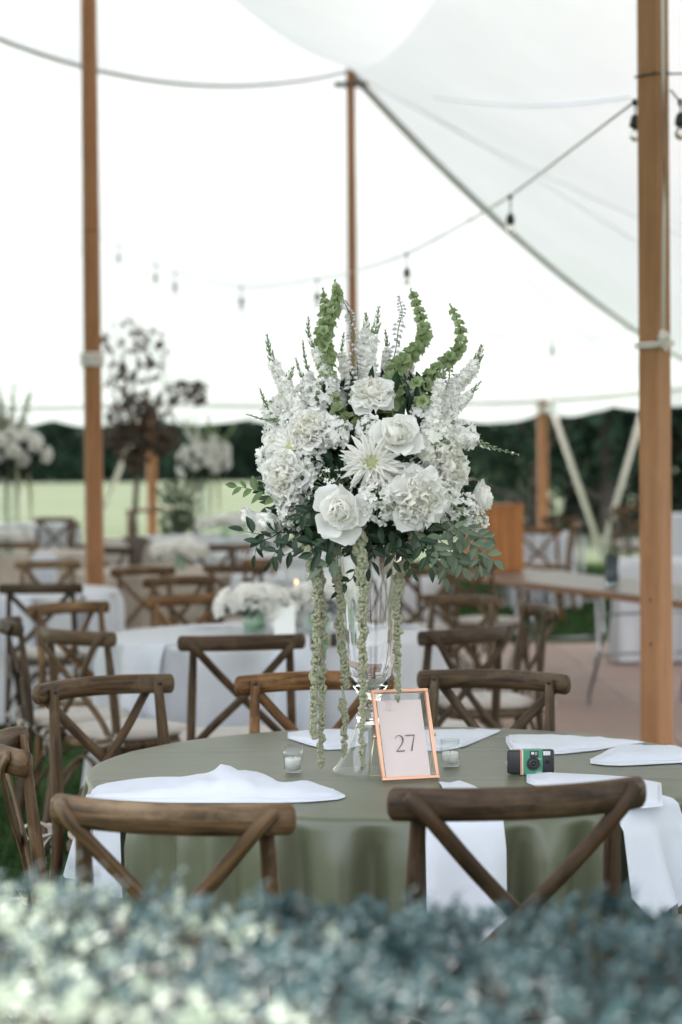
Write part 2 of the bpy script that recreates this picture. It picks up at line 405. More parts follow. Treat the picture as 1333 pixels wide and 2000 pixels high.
# ================================================================== SETTING
# ground: one lawn sheet to the horizon
gb = MB()
ys = [-12, -6, -2, 0, 2, 4, 6, 9, 12, 15, 17, 19, 21, 23, 25, 30, 40, 60, 100, 200, 400, 900]
xs = [-700, -300, -120, -60, -30, -15, -8, -4, 0, 4, 8, 15, 30, 60, 120, 300, 700]
gb.grid([[(x, y, ground(x, y)) for x in xs] for y in ys], us=[x for x in xs] + [0], vs=ys)
M['lawn'] = mat('lawn', (0.026, 0.056, 0.018), (0.060, 0.098, 0.038), 0.9, 3.0, bump=.02, bscale=40, detail=8, spec=.0)
tag(gb.build('ground', 'lawn'), 'mown green lawn under and around the tent', kind='structure')
M['field'] = mat('hay_field', (0.056, 0.068, 0.044), (0.080, 0.090, 0.062), 0.95, 0.06, stretch=(1, 3, 1), detail=8, spec=.0)
fb = MB()
ys2 = [27.6, 30, 36, 50, 80, 130, 200, 330, 500]
fb.grid([[(x, y, .256 + (0.9 * smooth(120, 330, y))) for x in (-400, -150, -50, -15, 0, 15, 50, 150, 400)] for y in ys2])
tag(fb.build('field', 'field'), 'pale sunlit hay field stretching to the woods', kind='structure')
# low pale rise between the woods
hb = MB(); cx = xat(1085, 165, 2); rows = []
for i in range(13):
    t = i / 12; rr = []
    for k in range(32):
        a = 2 * pi * k / 32
        rr.append((cx + cos(a) * 12 * (1 - t), 165 + sin(a) * 40 * (1 - t), .2 + 4.6 * (1 - (1 - t) ** 2.0) + .15 * noise.noise(Vector((cos(a) * 3, sin(a) * 3, t * 4)))))
    rows.append(rr)
hb.grid(rows, closed=True)
tag(hb.build('hill', 'field'), 'low pale grassy rise between the dark woods', kind='structure')

# grass blades where the lawn shows between the chairs
gr = MB()
def blades(x0, x1, y0, y1, n, h):
    for _ in range(n):
        x, y = R.uniform(x0, x1), R.uniform(y0, y1); z = ground(x, y)
        a = R.uniform(0, 2 * pi); hh = h * R.uniform(.5, 1.2); w = .004 + .0005 * y
        dx, dy = cos(a) * w, sin(a) * w; lx, ly = R.uniform(-.5, .5) * hh, R.uniform(-.5, .5) * hh
        b = gr.add([(x - dx, y - dy, z), (x + dx, y + dy, z), (x + lx, y + ly, z + hh)]); gr.face((b, b + 1, b + 2), sm=False)
blades(-2.6, .6, 3.2, 9, 26000, .05); blades(-3.5, 1, 9, 16, 9000, .06); blades(1, 6, 17.2, 26, 12000, .07)
tag(gr.build('grass', 'grassblade'), 'short green grass blades growing between the chairs', 'grass', kind='stuff')

# dance floor
df = MB(); df.box((4.2, 11.9, .004), (7.3, 10.7, .012))
floor = tag(df.build('dance_floor', 'deck'), 'pinkish brown wooden dance floor beside the tables', kind='structure')
pm = MB(); pm.box((0, 0, 0), (1.195, 1.195, .016), bev=.004); pmesh = pm.mesh('floor_panel', 'deck')
for i in range(6):
    for j in range(9):
        v = R.uniform(.9, 1.08)
        link('floor_panel', pmesh, floor, loc=(1.2 + 1.2 * i, 7.2 + 1.2 * j, .019 + R.uniform(0, .0015)), color=(v, v * R.uniform(.97, 1.02), v))

# ---- woods
def crown_mesh(name, lobes, nleaf, leaf, m, seed):
    r = random.Random(seed); b = MB(); tot = sum(l[3] * l[4] for l in lobes)
    for (x, y, z, rx, rz) in lobes:
        k = int(nleaf * rx * rz / tot)
        for _ in range(k):
            while True:
                q = Vector((r.uniform(-1, 1), r.uniform(-1, 1), r.uniform(-1, 1)))
                if q.length < 1: break
            q = q.normalized() * (q.length ** .45)
            if noise.noise(Vector((q.x * 2.1 + x, q.y * 2.1 + y, q.z * 2.1 + z))) < -.22: continue
            p = Vector((x, y, z)) + Vector((q.x * rx, q.y * rx, q.z * rz))
            d = Vector((r.uniform(-1, 1), r.uniform(-1, 1), r.uniform(-1, .6))).normalized(); u = d.cross(Vector((r.random(), r.random(), r.random()))).normalized()
            s = leaf * r.uniform(.6, 1.3)
            i = b.add([p - d * s, p + u * s * .45, p + d * s, p - u * s * .45]); b.face((i, i + 1, i + 2, i + 3), sm=False)
    return b.mesh(name, m)
def trunk_mesh(name, h, r0, lobes):
    b = MB(); b.tube([(0, 0, -.2), (.02 * h, 0, h * .3), (-.01 * h, .02 * h, h * .62), (0, 0, h * .85)], [r0 * 1.4, r0, r0 * .6, r0 * .2], n=8)
    for (x, y, z, rx, rz) in lobes:
        b.tube([(0, 0, z * .55), (x * .5, y * .5, z * .8), (x, y, z)], [r0 * .35, r0 * .22, r0 * .08], n=5)
    return b.mesh(name, 'bark')
def lobes_for(h, w, n, seed, low=.25):
    r = random.Random(seed); L_ = [(0, 0, h * .55, w * .42, h * .38)]
    for i in range(n):
        a = 2 * pi * i / n + r.random(); rr = w * r.uniform(.22, .4)
        L_.append((cos(a) * rr, sin(a) * rr, h * r.uniform(low, .82), w * r.uniform(.2, .3), h * r.uniform(.13, .22)))
    return L_
far_var = []
for k in range(3):
    lb = lobes_for(12, 11, 8, 40 + k, low=.12); far_var.append((crown_mesh('tree_crown', lb, 4300, .6, 'treeleaf', k), trunk_mesh('tree_trunk', 12, .3, lb)))
def tree(name, label, x, y, z, var, sc, rz, group=None, cat='tree'):
    t = thing(name, label, cat, (x, y, z), rz, group)
    link('crown', var[0], t, mw=Matrix.Diagonal((*sc, 1))); link('trunk', var[1], t, mw=Matrix.Diagonal((*sc, 1)))
    return t
px = -60; k = 0
while px < 900:
    D = 318 + R.uniform(-8, 14)
    tree('wood_tree', 'dark leafy tree in the far tree line beyond the pale field', xat(px, D, 5), D, .8, far_var[k % 3],
         (R.uniform(.95, 1.25), 1, R.uniform(.96, 1.14)), R.uniform(0, 6), 'trees of the far wood edge')
    px += R.uniform(46, 66); k += 1
# dark undergrowth closing the wood edge
ub = MB()
for _ in range(9000):
    x = R.uniform(-75, 30); p = Vector((x, 312 + R.uniform(-3, 3), .6 + abs(R.gauss(0, 1)) * 3.6)); d = rv().normalized(); u = d.cross(rv()).normalized(); s = .55
    i = ub.add([p - d * s, p + u * s * .6, p + d * s, p - u * s * .6]); ub.face((i, i + 1, i + 2, i + 3), sm=False)
tag(ub.build('undergrowth', 'treeleaf'), 'dark undergrowth along the edge of the far wood', 'undergrowth', kind='stuff')
near_var = []
for k in range(3):
    lb = lobes_for(11, 7.5, 10, 70 + k, low=.08); near_var.append((crown_mesh('tree_crown', lb, 9000, .17, 'treeleaf', 20 + k), trunk_mesh('tree_trunk', 11, .22, lb)))
nl = [(1040, 42, .82, 'dark tree beyond the tent, leftmost of the near woods'),
      (1120, 46, 1.0, 'dark tree beyond the tent behind the slanting guy strap'),
      (1195, 41, 1.0, 'dark tree beyond the tent between the slanting straps'),
      (1265, 47, 1.1, 'tall dark tree beyond the tent directly behind the big square pole'),
      (1385, 43, 1.0, 'dark tree at the right edge beyond the big square pole'),
      (1150, 52, 1.15, 'dark tree standing in the second row of the near woods between two others'),
      (1330, 54, .8, 'smaller dark tree in the second row right of the big square pole')]
for k, (px, D, s, lab) in enumerate(nl):
    tree('dense_tree', lab, xat(px, D, 3), D, .1, near_var[k % 3], (s, s, s), k * 1.3, 'near trees beyond the tent')
lv = crown_mesh('tree_crown', lobes_for(5, 5, 7, 99, low=.2), 5000, .12, 'treelight', 55), trunk_mesh('tree_trunk', 5, .1, lobes_for(5, 5, 7, 99))
tree('pale_bush', 'pale green sunlit bushy tree behind the right side of the tall bouquet', xat(985, 62, 2), 62, .2, lv, (1.0, 1, .62), 0)
tree('pale_bush', 'pale green loose bush left of the dark near woods', xat(915, 75, 2), 75, .2, lv, (.9, 1, .66), 2)
0 and tree('pale_bush', 'small pale bush behind the far white bouquet and bronze tree', xat(380, 70, 2), 70, .2, lv, (.7, .8, .72), 4)

# ================================================================== TENT
E = {'a': (-14, 25, 2.5), 'b': (-8.5, 29, 2.56), 'c': (-2.75, 29, 2.56), 'd': (xat(1060, 29, 2.56), 29, 2.56), 'e': tuple(at(1278, 763, 29.2)),
     'g': tuple(at(1425, 744, 28.4)), 'h': (5.6, 17, 2.6), 'i': (5.2, 10, 2.6), 'j': (5.2, -1.2, 2.6), 'k': (-.95, 4.2, 3.05), 'l': (-7, 6.5, 2.6), 'm': (-11.5, 14, 2.6)}  # near corners j, k, l are unseen, shaped to let sun onto the hedge
P2 = tuple(at(681, 133, 20)); P3 = tuple(at(-320, -95, 17)); PL = (xat(177, 14.5, 5), 14.5, 6.1); P1 = (xat(1276, 8.2, 3.3), 8.2, 5.5)
E.update(P2=P2, P3=P3, PL=PL, P1=P1)
SAG = {('P2', 'P3'): .27, ('P2', 'g'): .10, ('P2', 'PL'): .14, ('P2', 'P1'): .16, ('P1', 'PL'): .2}
def sg(a, b): return SAG.get((a, b), SAG.get((b, a), .10 if ('P' in a or 'P' in b) else .02))
tent = thing('sailcloth_tent', 'large white translucent sailcloth tent spanning over all the tables', 'tent', (0, 15, 0))
TO = Vector((0, 15, 0))
def epoint(a, b, t):
    A, B = Vector(E[a]), Vector(E[b]); p = A.lerp(B, t); p.z -= sg(a, b) * 2.4 * t * (1 - t) * (A - B).length * .6; return p
ROOFV, ROOFF = [], []
def panel(a, b, c, n=14, thick=False):
    A, B, C = Vector(E[a]), Vector(E[b]), Vector(E[c]); m = MB(); idx = {}
    for i in range(n + 1):
        for j in range(n + 1 - i):
            u, v = i / n, j / n; w = 1 - u - v
            p = A * w + B * u + C * v
            sag = sg(a, b) * w * u * (A - B).length + sg(b, c) * u * v * (B - C).length + sg(a, c) * w * v * (A - C).length
            p.z -= sag * 2.4 * .6 - (-u * v * w * 2.2)
            p.z += .02 * noise.noise(p * .9) * (27 * u * v * w)
            idx[i, j] = m.add([p - TO])
    for i in range(n):
        for j in range(n - i):
            m.face((idx[i, j], idx[i + 1, j], idx[i, j + 1]))
            if i + j < n - 1: m.face((idx[i + 1, j], idx[i + 1, j + 1], idx[i, j + 1]))
    ROOFV.extend(m.v); ROOFF.extend([tuple(i + len(ROOFV) - len(m.v) for i in f) for f in m.f])
    return m.build('roof_panel', 'tent', tent)
for tri in (('P2', 'd', 'c'), ('P2', 'e', 'd'), ('P2', 'g', 'e'), ('P2', 'c', 'b'), ('P2', 'b', 'P3'), ('P3', 'b', 'a'), ('P2', 'h', 'g'), ('P2', 'P1', 'h'),
            ('P1', 'i', 'h'), ('P1', 'j', 'i'), ('P1', 'k', 'j'), ('P2', 'PL', 'P1'), ('P2', 'P3', 'PL'), ('P3', 'm', 'PL'), ('P3', 'a', 'm'), ('PL', 'l', 'P1'), ('PL', 'm', 'l'), ('P1', 'l', 'k')):
    panel(*tri)
def seam(a, b, w, m='tent_seam', t0=0, t1=1, dz=-.03, n=24):
    s = MB(); s.tube([epoint(a, b, t0 + (t1 - t0) * i / n) + Vector((0, 0, dz)) - TO for i in range(n + 1)], w, w * .35, n=6); s.build('seam', m, tent)
seam('P2', 'g', .05); seam('P2', 'P3', .05, t0=.0, t1=.97)
seam('P2', 'h', .012, dz=-.02)
# reinforcement patch near the peak (second layer of cloth)
from mathutils.bvhtree import BVHTree
BV = BVHTree.FromPolygons([tuple(v) for v in ROOFV], ROOFF)
def roofhit(px, py, gap=.03):
    o = Vector((0, 0, CAM_Z)); d = (at(px, py, 1) - o).normalized(); h = BV.ray_cast(o - TO, d)
    return (h[0] - d * gap) if h[0] is not None else at(px, py, 17) - TO
M['tent_patch'] = mat('tent_second_layer', (.66, .70, .77), (.70, .74, .80), .7, 3, trans=.09)
sl_ = MB(); sl_.tube([roofhit(850 + 38 * i, 190 + 17 * sin(pi * min(1, i / 10)), .04) for i in range(11)], .018, .006, n=5); sl_.build('seam', 'tent_patch', tent)
for (xa, ya, xb, yb) in ((790, 190, 1240, 470),):
    th = MB(); th.tube([roofhit(xa + (xb - xa) * i / 14, ya + (yb - ya) * i / 14, .012) for i in range(15)], .012, .004, n=4); th.build('stitched_seam', 'tent', tent)
# valance with scallops
def valance(a, b, n, depth=.2, m='tent'):
    s = MB(); rows = [[], []]
    A, B = Vector(E[a]), Vector(E[b]); k = max(8, int((B - A).length * 10))
    for i in range(k + 1):
        t = i / k; p = epoint(a, b, t) - TO
        d = depth + depth * .55 * abs(sin(pi * t * n)) + .05 * noise.noise(Vector((t * n * 2.3, a.__hash__() % 7, 0)))
        nrm = Vector((B - A).cross((0, 0, 1))).normalized() * (.03 * sin(t * n * 9))
        rows[0].append(p + Vector((0, 0, 0))); rows[1].append(p + Vector((0, 0, -d)) + nrm)
    s.grid(rows); s.build('valance', m, tent)
    r = MB(); r.tube([epoint(a, b, i / 12) - TO + Vector((0, -.02, 0)) for i in range(13)], .032, .032, n=6); r.build('eave_rope', 'tent_seam', tent)
valance('c', 'd', 4); valance('b', 'c', 4); valance('d', 'e', 1.6, .17); valance('e', 'g', 1, .17); valance('a', 'b', 4); valance('g', 'h', 4); valance('h', 'i', 5)

# ---- poles
def pole(label, x, y, z0, z1, w, rot, cat='tent pole', square=False, taper=.85, collar=None, color=(1, 1, 1), group='wooden tent poles', name='tent_pole'):
    t = thing(name, label, cat, (x, y, z0), rot, group); m = MB(); h = z1 - z0
    if square: m.tube([(0, 0, i * h / 8) for i in range(9)], [w / 2] * 9, n=8, up=(0, 1, 0), power=2) if False else None
    n = 8; rows = []
    for i in range(25):
        z = h * i / 24; s = w * (1 + (taper - 1) * i / 24)
        if square:
            c = .16
            prof = [(1 - c, -1), (1, -1 + c), (1, 1 - c), (1 - c, 1), (-1 + c, 1), (-1, 1 - c), (-1, -1 + c), (-1 + c, -1)]
            rows.append([Vector((a * s / 2, b * s / 2, z)) for a, b in prof])
        else:
            rows.append([Vector((cos(2 * pi * k / 14) * s / 2, sin(2 * pi * k / 14) * s / 2, z)) for k in range(14)])
    m.grid(rows, closed=True, sm=not square)
    o = m.build('shaft', 'pole', t); o.color = (*color, 1)
    return t
pr = pole('big square wooden tent pole rising past the table at the right, rope knotted round it', xat(1282, 8.2, .9), 8.2, .03, P1[2] - .02, .102, radians(43), square=True, taper=.93)
g0 = pr.location
m = MB()
for z in (): pass
for py, dx in ((1172, -.016), (1258, -.012)):
    p = at(1270, py, 8.13) - g0; m.ball(Vector((-.02, -.062, p.z)), .005, n=6, m=4)
pr_inv = Matrix.Rotation(-radians(43), 3, 'Z')
def loc8(v): return pr_inv @ (Vector(v) - Vector(g0))
hm = MB()
for py in (1172, 1258):
    p = at(1271, py, 8.135); hm.ball(loc8(p), .006, n=8, m=4)
hm.build('bolt_hole', 'dark', pr)
# rope: hanging line + lashing + knot
def ring_pts(z, r, n=20, tilt=0.0): return [(cos(2 * pi * k / n) * r * (1.0), sin(2 * pi * k / n) * r, z + tilt * cos(2 * pi * k / n)) for k in range(n + 1)]
kz = at(1290, 668, 8.2).z - g0.z
rp = MB()
def sqring(z, s, tilt): 
    return [Vector((a * s, b * s, z + tilt * a)) for a, b in ((-1, -1), (0, -1.0), (1, -1), (1, 0), (1, 1), (0, 1), (-1, 1), (-1, 0), (-1, -1))]
for q in range(2): rp.tube(catmull(sqring(kz - .018 + q * .014, .055, .004), 3), .0065, n=6)
kp = loc8(at(1292, 665, 8.09))
kn = [kp + Vector(v) for v in ((-.03, .0, -.02), (.0, -.02, .02), (.03, 0, .03), (.02, -.015, -.015), (-.02, -.025, .0), (-.01, -.01, .035), (.02, -.02, .02), (.035, .0, -.03), (0, -.02, -.035), (-.03, -.01, .01), (.01, -.025, .01), (.03, -.01, -.01))]
rp.tube(catmull(kn, 4), .0075, n=6)
rp.build('lashing', 'rope', pr)
tag(pr, cat='tent pole')
lr = MB(); tp = [at(1297 + (0 if i else -1), 0, 8.09) if False else None for i in ()]
lr.tube([loc8(at(1294, -120, 8.085)), loc8(at(1296, 150, 8.085)), loc8(at(1298, 400, 8.085)), kp + Vector((0, -.01, .02))], .007, n=6)
lr.build('hanging_rope', 'rope', pr)
wz = at(1275, 147, 8.2).z - g0.z; wr = MB(); wr.tube(catmull(sqring(wz, .052, .006), 3), .004, n=5); wr.build('wire_band', 'dark', pr)
pl = pole('tall round wooden tent pole standing behind the left white table', xat(185, 14.5, 1), 14.5, 0, PL[2], .142, 0, taper=.78, color=(.97, .9, .86))
for py, r_, mt_ in ((452, .062, 'dark'), (712, .074, 'rope')):
    z = at(180, py, 14.5).z; mm = MB()
    for q in range(1 if mt_ == 'dark' else 3): mm.tube(ring_pts(z + q * .035, r_), .004 if mt_ == 'dark' else .018, n=6)
    mm.build('joint_band' if mt_ == 'dark' else 'lashing', mt_, pl)
pc = pole('slim wooden centre pole rising behind the tall bouquet to the tent peak', xat(690, 20, 2.6), 20, ground(0, 20), P2[2], .105, 0, taper=.85, color=(1.0, .93, .9))
cm = MB(); cm.box((0, 0, P2[2] - .25 - .04), (.34, .16, .03), bev=.01); cm.build('cap_plate', 'bark', pc)
def guy(parent, p0, p1, w=.05):
    g = MB(); a = Vector(p0) - parent.location; b = Vector(p1) - parent.location
    g.tube([a, a.lerp(b, .5), b], w, w * .15, n=6); g.build('guy_strap', 'strap', parent)
for key, px, lab, fx in (('d', 1060, 'short wooden side pole under the tent eave behind the wooden box, strap slanting right', (1176, 1112)),
                         ('c', 297, 'short wooden side pole wrapped in leaves behind the bronze leafed tree', (165, 1100)),
                         ('e', 1278, 'short wooden side pole hidden behind the big square pole, strap slanting left', (1176, 1116))):
    e = E[key]; t = pole(lab, e[0], e[1], .25, e[2] + .02, .15, 0, taper=.95, color=(1.0, .88, .82), name='side_pole', group='short side poles of the tent')
    f = at(fx[0], fx[1], 31); f.z = .25
    guy(t, (e[0] + (.12 if key == 'd' else -.1), e[1], e[2] - .05), f, .042)
    cb = MB(); cb.tube([(0, 0, e[2] - .25 - .18), (0, 0, e[2] - .25 - .1)], .085, n=12); cb.build('collar', 'strap', t)
    kb = MB()
    for q in range(5): kb.tube([(0, -.09, e[2] - .25 - .02), (R.uniform(-.25, .25), -.1, e[2] - .25 + R.uniform(-.12, .1))], .012, n=5)
    kb.build('buckle', 'strap', t)

# ---- string lights
def light_string(label, pts, bulbs, size=.1, cord=.006):
    """pts: (px,py,D) of the cord; bulbs: (px, py of socket top, D)"""
    P = [at(*p) for p in pts]; root = P[0]
    t = thing('light_string', label, 'string lights', tuple(root), 0)
    c = MB(); c.tube([p - root for p in catmull(P, 8)], cord, n=5); c.build('cord', 'strap' if False else 'dark_grey_cord', t)
    for b in bulbs:
        p = at(*b[:3]) - root; drop = b[3] if len(b) > 3 else .035
        hk = MB(); hk.tube([p, p + Vector((0, 0, -drop))], .004, n=5); hk.tube([p + Vector((0, 0, .012)), p + Vector((0, 0, -.012))], .012, n=6); hk.build('drop_cord', 'dark', t)
        so = link('socket', SOCK, t, loc=p + Vector((0, 0, -drop)))
        link('bulb', BULB, so, loc=(0, 0, -.052))
M['dark_grey_cord'] = mat('pale_cord', (.55, .54, .53), None, .7)
sk = MB(); sk.lathe([(.002, .0), (.013, -.002), (.018, -.012), (.023, -.03), (.026, -.05), (.016, -.058), (.002, -.058)], 10); SOCK = sk.mesh('socket', 'dark')
bl = MB(); bl.lathe([(.012, .002), (.02, -.014), (.026, -.032), (.024, -.046), (.014, -.058), (.002, -.062)], 12); BULB = bl.mesh('bulb', 'bulbglass')
light_string('long string of hanging bulbs running from the big square pole to the upper left',
             [(1250, 193, 8.25), (1238, 200, 8.4), (1120, 290, 9.6), (997, 382, 10.8), (900, 440, 12), (795, 495, 13.3), (700, 528, 15), (620, 545, 16.2), (472, 560, 18), (340, 530, 20), (303, 514, 20.6), (232, 478, 21.6), (150, 448, 23)],
             [(1241, 200, 8.35, .05), (997, 384, 10.8, .09), (795, 497, 13.3, .09), (620, 548, 16.2, .1), (472, 562, 18, .09), (342, 535, 20, .09), (304, 518, 20.6, .09), (232, 480, 21.6, .09), (148, 452, 23, .09)])
light_string('short string of hanging bulbs at the right edge beyond the big square pole', [(1310, 176, 8.2), (1330, 198, 8.1), (1362, 215, 7.9), (1450, 190, 7.6)], [(1330, 200, 8.1, .04)])
light_string('faint far string of bulbs low across the tent behind the bouquet', [(1240, 640, 19), (1150, 662, 20), (1078, 666, 21), (900, 650, 23), (700, 630, 24.5), (511, 605, 26)],
             [(1079, 666, 21, .06), (511, 606, 26, .06)], cord=.004)
wb = MB(); wr_ = [at(1306, 145, 8.2), at(1350, 143, 8.2), at(1420, 140, 8.2)]; wb.tube(wr_, .004, n=5)
tag(wb.build('guy_wire', 'dark'), 'thin dark wire leading right from the band on the big square pole', 'wire')

# ================================================================== CHAIRS
def arc(p0, p1, bow, n=10):
    """curve from p0 to p1 bowing by vector bow"""
    p0, p1, bow = Vector(p0), Vector(p1), Vector(bow)
    return [p0.lerp(p1, i / n) + bow * (4 * (i / n) * (1 - i / n)) for i in range(n + 1)]
def rail_y(x): return -.312 + .080 * (x / .235) ** 2
def make_chair_parts():
    P = []
    # seat
    m = MB(); rows = []
    def outline(o, z, n=36):
        r = []
        for k in range(n):
            a = 2 * pi * k / n; c, s_ = cos(a), sin(a)
            ex = 2 / 3.6; x = math.copysign(abs(c) ** ex, c) * (.212 + .012 * s_ + o); y = math.copysign(abs(s_) ** ex, s_) * (.205 + o)
            r.append(Vector((x, y, z)))
        return r
    m.grid([outline(-.03, .425), outline(0, .425), outline(.006, .432), outline(.006, .452), outline(0, .459), outline(-.2, .459)], closed=True)
    P.append(('seat', m.mesh('seat', 'chair'), []))
    # cushion, puffy with a dent
    m = MB(); m.grid([outline(-.14, .460), outline(-.01, .461), outline(.002, .470), outline(.003, .480), outline(-.006, .492), outline(-.03, .499), outline(-.08, .502), outline(-.15, .500), outline(-.199, .498)], closed=True)
    ties = []
    for s in (-1, 1):
        t = MB(); x0 = s * .195; y0 = -.205
        loops = [[(x0, y0, .475), (x0 + s * .03, y0 - .03, .50), (x0 + s * .075, y0 - .045, .49), (x0 + s * .07, y0 - .03, .46), (x0 + s * .02, y0 - .02, .465), (x0, y0, .475)],
                 [(x0, y0, .475), (x0 - s * .01, y0 - .05, .49), (x0 - s * .03, y0 - .085, .475), (x0 - s * .03, y0 - .07, .455), (x0, y0 - .02, .465)],
                 [(x0, y0 - .01, .47), (x0 + s * .02, y0 - .035, .43), (x0 + s * .012, y0 - .04, .38)], [(x0, y0 - .01, .47), (x0 - s * .015, y0 - .04, .42), (x0 - s * .02, y0 - .035, .36)]]
        for l in loops: t.tube(catmull(l, 4), .0075, .0016, n=6, up=(.2, .3, 1))
        t.ball((x0, y0 - .012, .474), .013, n=6, m=5)
        ties.append(('tie', t.mesh('tie', 'cushion'), []))
    P.append(('cushion', m.mesh('cushion', 'cushion'), ties))
    # top rail
    m = MB(); path = [(x, rail_y(x), .858 + .004 * cos(x * 6)) for x in [-.222 + .444 * i / 16 for i in range(17)]]
    m.tube(path, .0185, .0285, n=14, up=(0, 0, 1), power=2.6, round_ends=.012)
    scr = []
    for s in (-1, 1):
        t = MB(); t.lathe([(.0, .003), (.006, .002), (.0075, 0)], 8); me = t.mesh('screw', 'screw')
        scr.append(('screw', me, [], Matrix.Translation((s * .205, rail_y(.205) - .0275, .872)) @ Matrix.Rotation(pi / 2, 4, 'X')))
        scr.append(('screw', me, [], Matrix.Translation((s * .176, rail_y(.176) + .0405, .866)) @ Matrix.Rotation(-pi / 2, 4, 'X')))
    P.append(('top_rail', m.mesh('top_rail', 'chair'), scr))
    # rear legs running up to the rail, in front of it
    for s in (-1, 1):
        m = MB(); yr = rail_y(.176) + .0285
        path = catmull([(s * .19, -.275, 0), (s * .19, -.235, .22), (s * .188, -.205, .43), (s * .186, -.205, .55), (s * .181, -.222, .72), (s * .176, yr, .872)], 5)
        m.tube(path, [.0165] * (len(path) - 6) + [.016, .0155, .015, .0145, .014, .012], [.0155] * (len(path) - 6) + [.0145, .0135, .012, .0115, .011, .008], n=10, up=(0, 1, 0), power=2.8)
        P.append(('rear_leg', m.mesh('rear_leg', 'chair'), []))
    # crossed braces
    for s in (-1, 1):
        m = MB(); off = -.006 * s
        p = catmull([(s * .205, rail_y(.205) - .025, .876), (s * .17, rail_y(.17) - .018, .838), (s * .09, -.268 + off, .748), (0, -.245 + off, .655), (-s * .1, -.228 + off, .56), (-s * .178, -.228, .478), (-s * .186, -.232, .455)], 4)
        m.tube(p, .0150, .0055, n=8, up=(0, 1, 0), power=3.2, round_ends=.006)
        P.append(('cross_brace', m.mesh('cross_brace', 'chair'), []))
    for s in (-1, 1):
        m = MB(); p = [(s * .192, .175, .435), (s * .196, .18, .3), (s * .2, .19, .15), (s * .204, .2, 0)]
        m.tube(p, [.0175, .017, .016, .0135], n=10, up=(0, 1, 0), power=2.4); P.append(('front_leg', m.mesh('front_leg', 'chair'), []))
    # bent hoops under the seat
    m = MB()
    for s in (-1, 1):
        m.tube(catmull([(s * .2, .185, .16), (s * .2, .12, .3), (s * .2, 0, .395), (s * .195, -.13, .3), (s * .192, -.225, .16)], 5), .008, .011, n=6, up=(1, 0, 0))
    m.tube(catmull([(-.2, .19, .16), (-.12, .19, .3), (0, .19, .395), (.12, .19, .3), (.2, .19, .16)], 5), .008, .011, n=6, up=(0, 1, 0))
    m.tube(catmull([(-.19, -.235, .18), (-.12, -.22, .31), (0, -.21, .395), (.12, -.22, .31), (.19, -.235, .18)], 5), .008, .011, n=6, up=(0, 1, 0))
    P.append(('hoop_brace', m.mesh('hoop_brace', 'chair'), []))
    return P
CH = make_chair_parts()
TONES0 = {'dark': (1.05, 1.0, .93), 'mid': (1.45, 1.32, 1.15), 'warm': (2.1, 1.7, 1.25), 'grey': (1.5, 1.45, 1.4), 'pale': (2.4, 2.2, 2.0), 'deep': (.8, .74, .7)}
def chair(px, D, th, label, tone='dark', z=None, cushion=True, zr=.86, sc=1.0):
    """px: photo column of the middle of the top rail, D its distance, th the heading"""
    a = radians(th); x = xat(px, D, zr)
    f = Vector((-sin(a), cos(a), 0)); p = Vector((x, D, 0)) + f * .29 * sc
    z = ground(p.x, p.y) if z is None else z
    t = thing('cross_back_chair', label, 'chair', (p.x, p.y, z), a, 'cross back chairs')
    if sc != 1: t.scale = (sc,) * 3
    c = TONES0[tone]; k_ = R.uniform(.82, 1.2); w_ = R.uniform(.93, 1.08); c = (c[0] * k_ * w_, c[1] * k_, c[2] * k_ / w_)
    def put(lst, parent):
        for e in lst:
            if e[0] == 'cushion' and not cushion: continue
            o = link(e[0], e[1], parent, mw=e[3] if len(e) > 3 else None)
            v = R.uniform(.9, 1.1); o.color = (c[0] * v, c[1] * v, c[2] * v, 1)
            put(e[2], o)
    put(CH, t); return t
TC = Vector((.154, 4.82, 0)); TR = .762
DK = .028
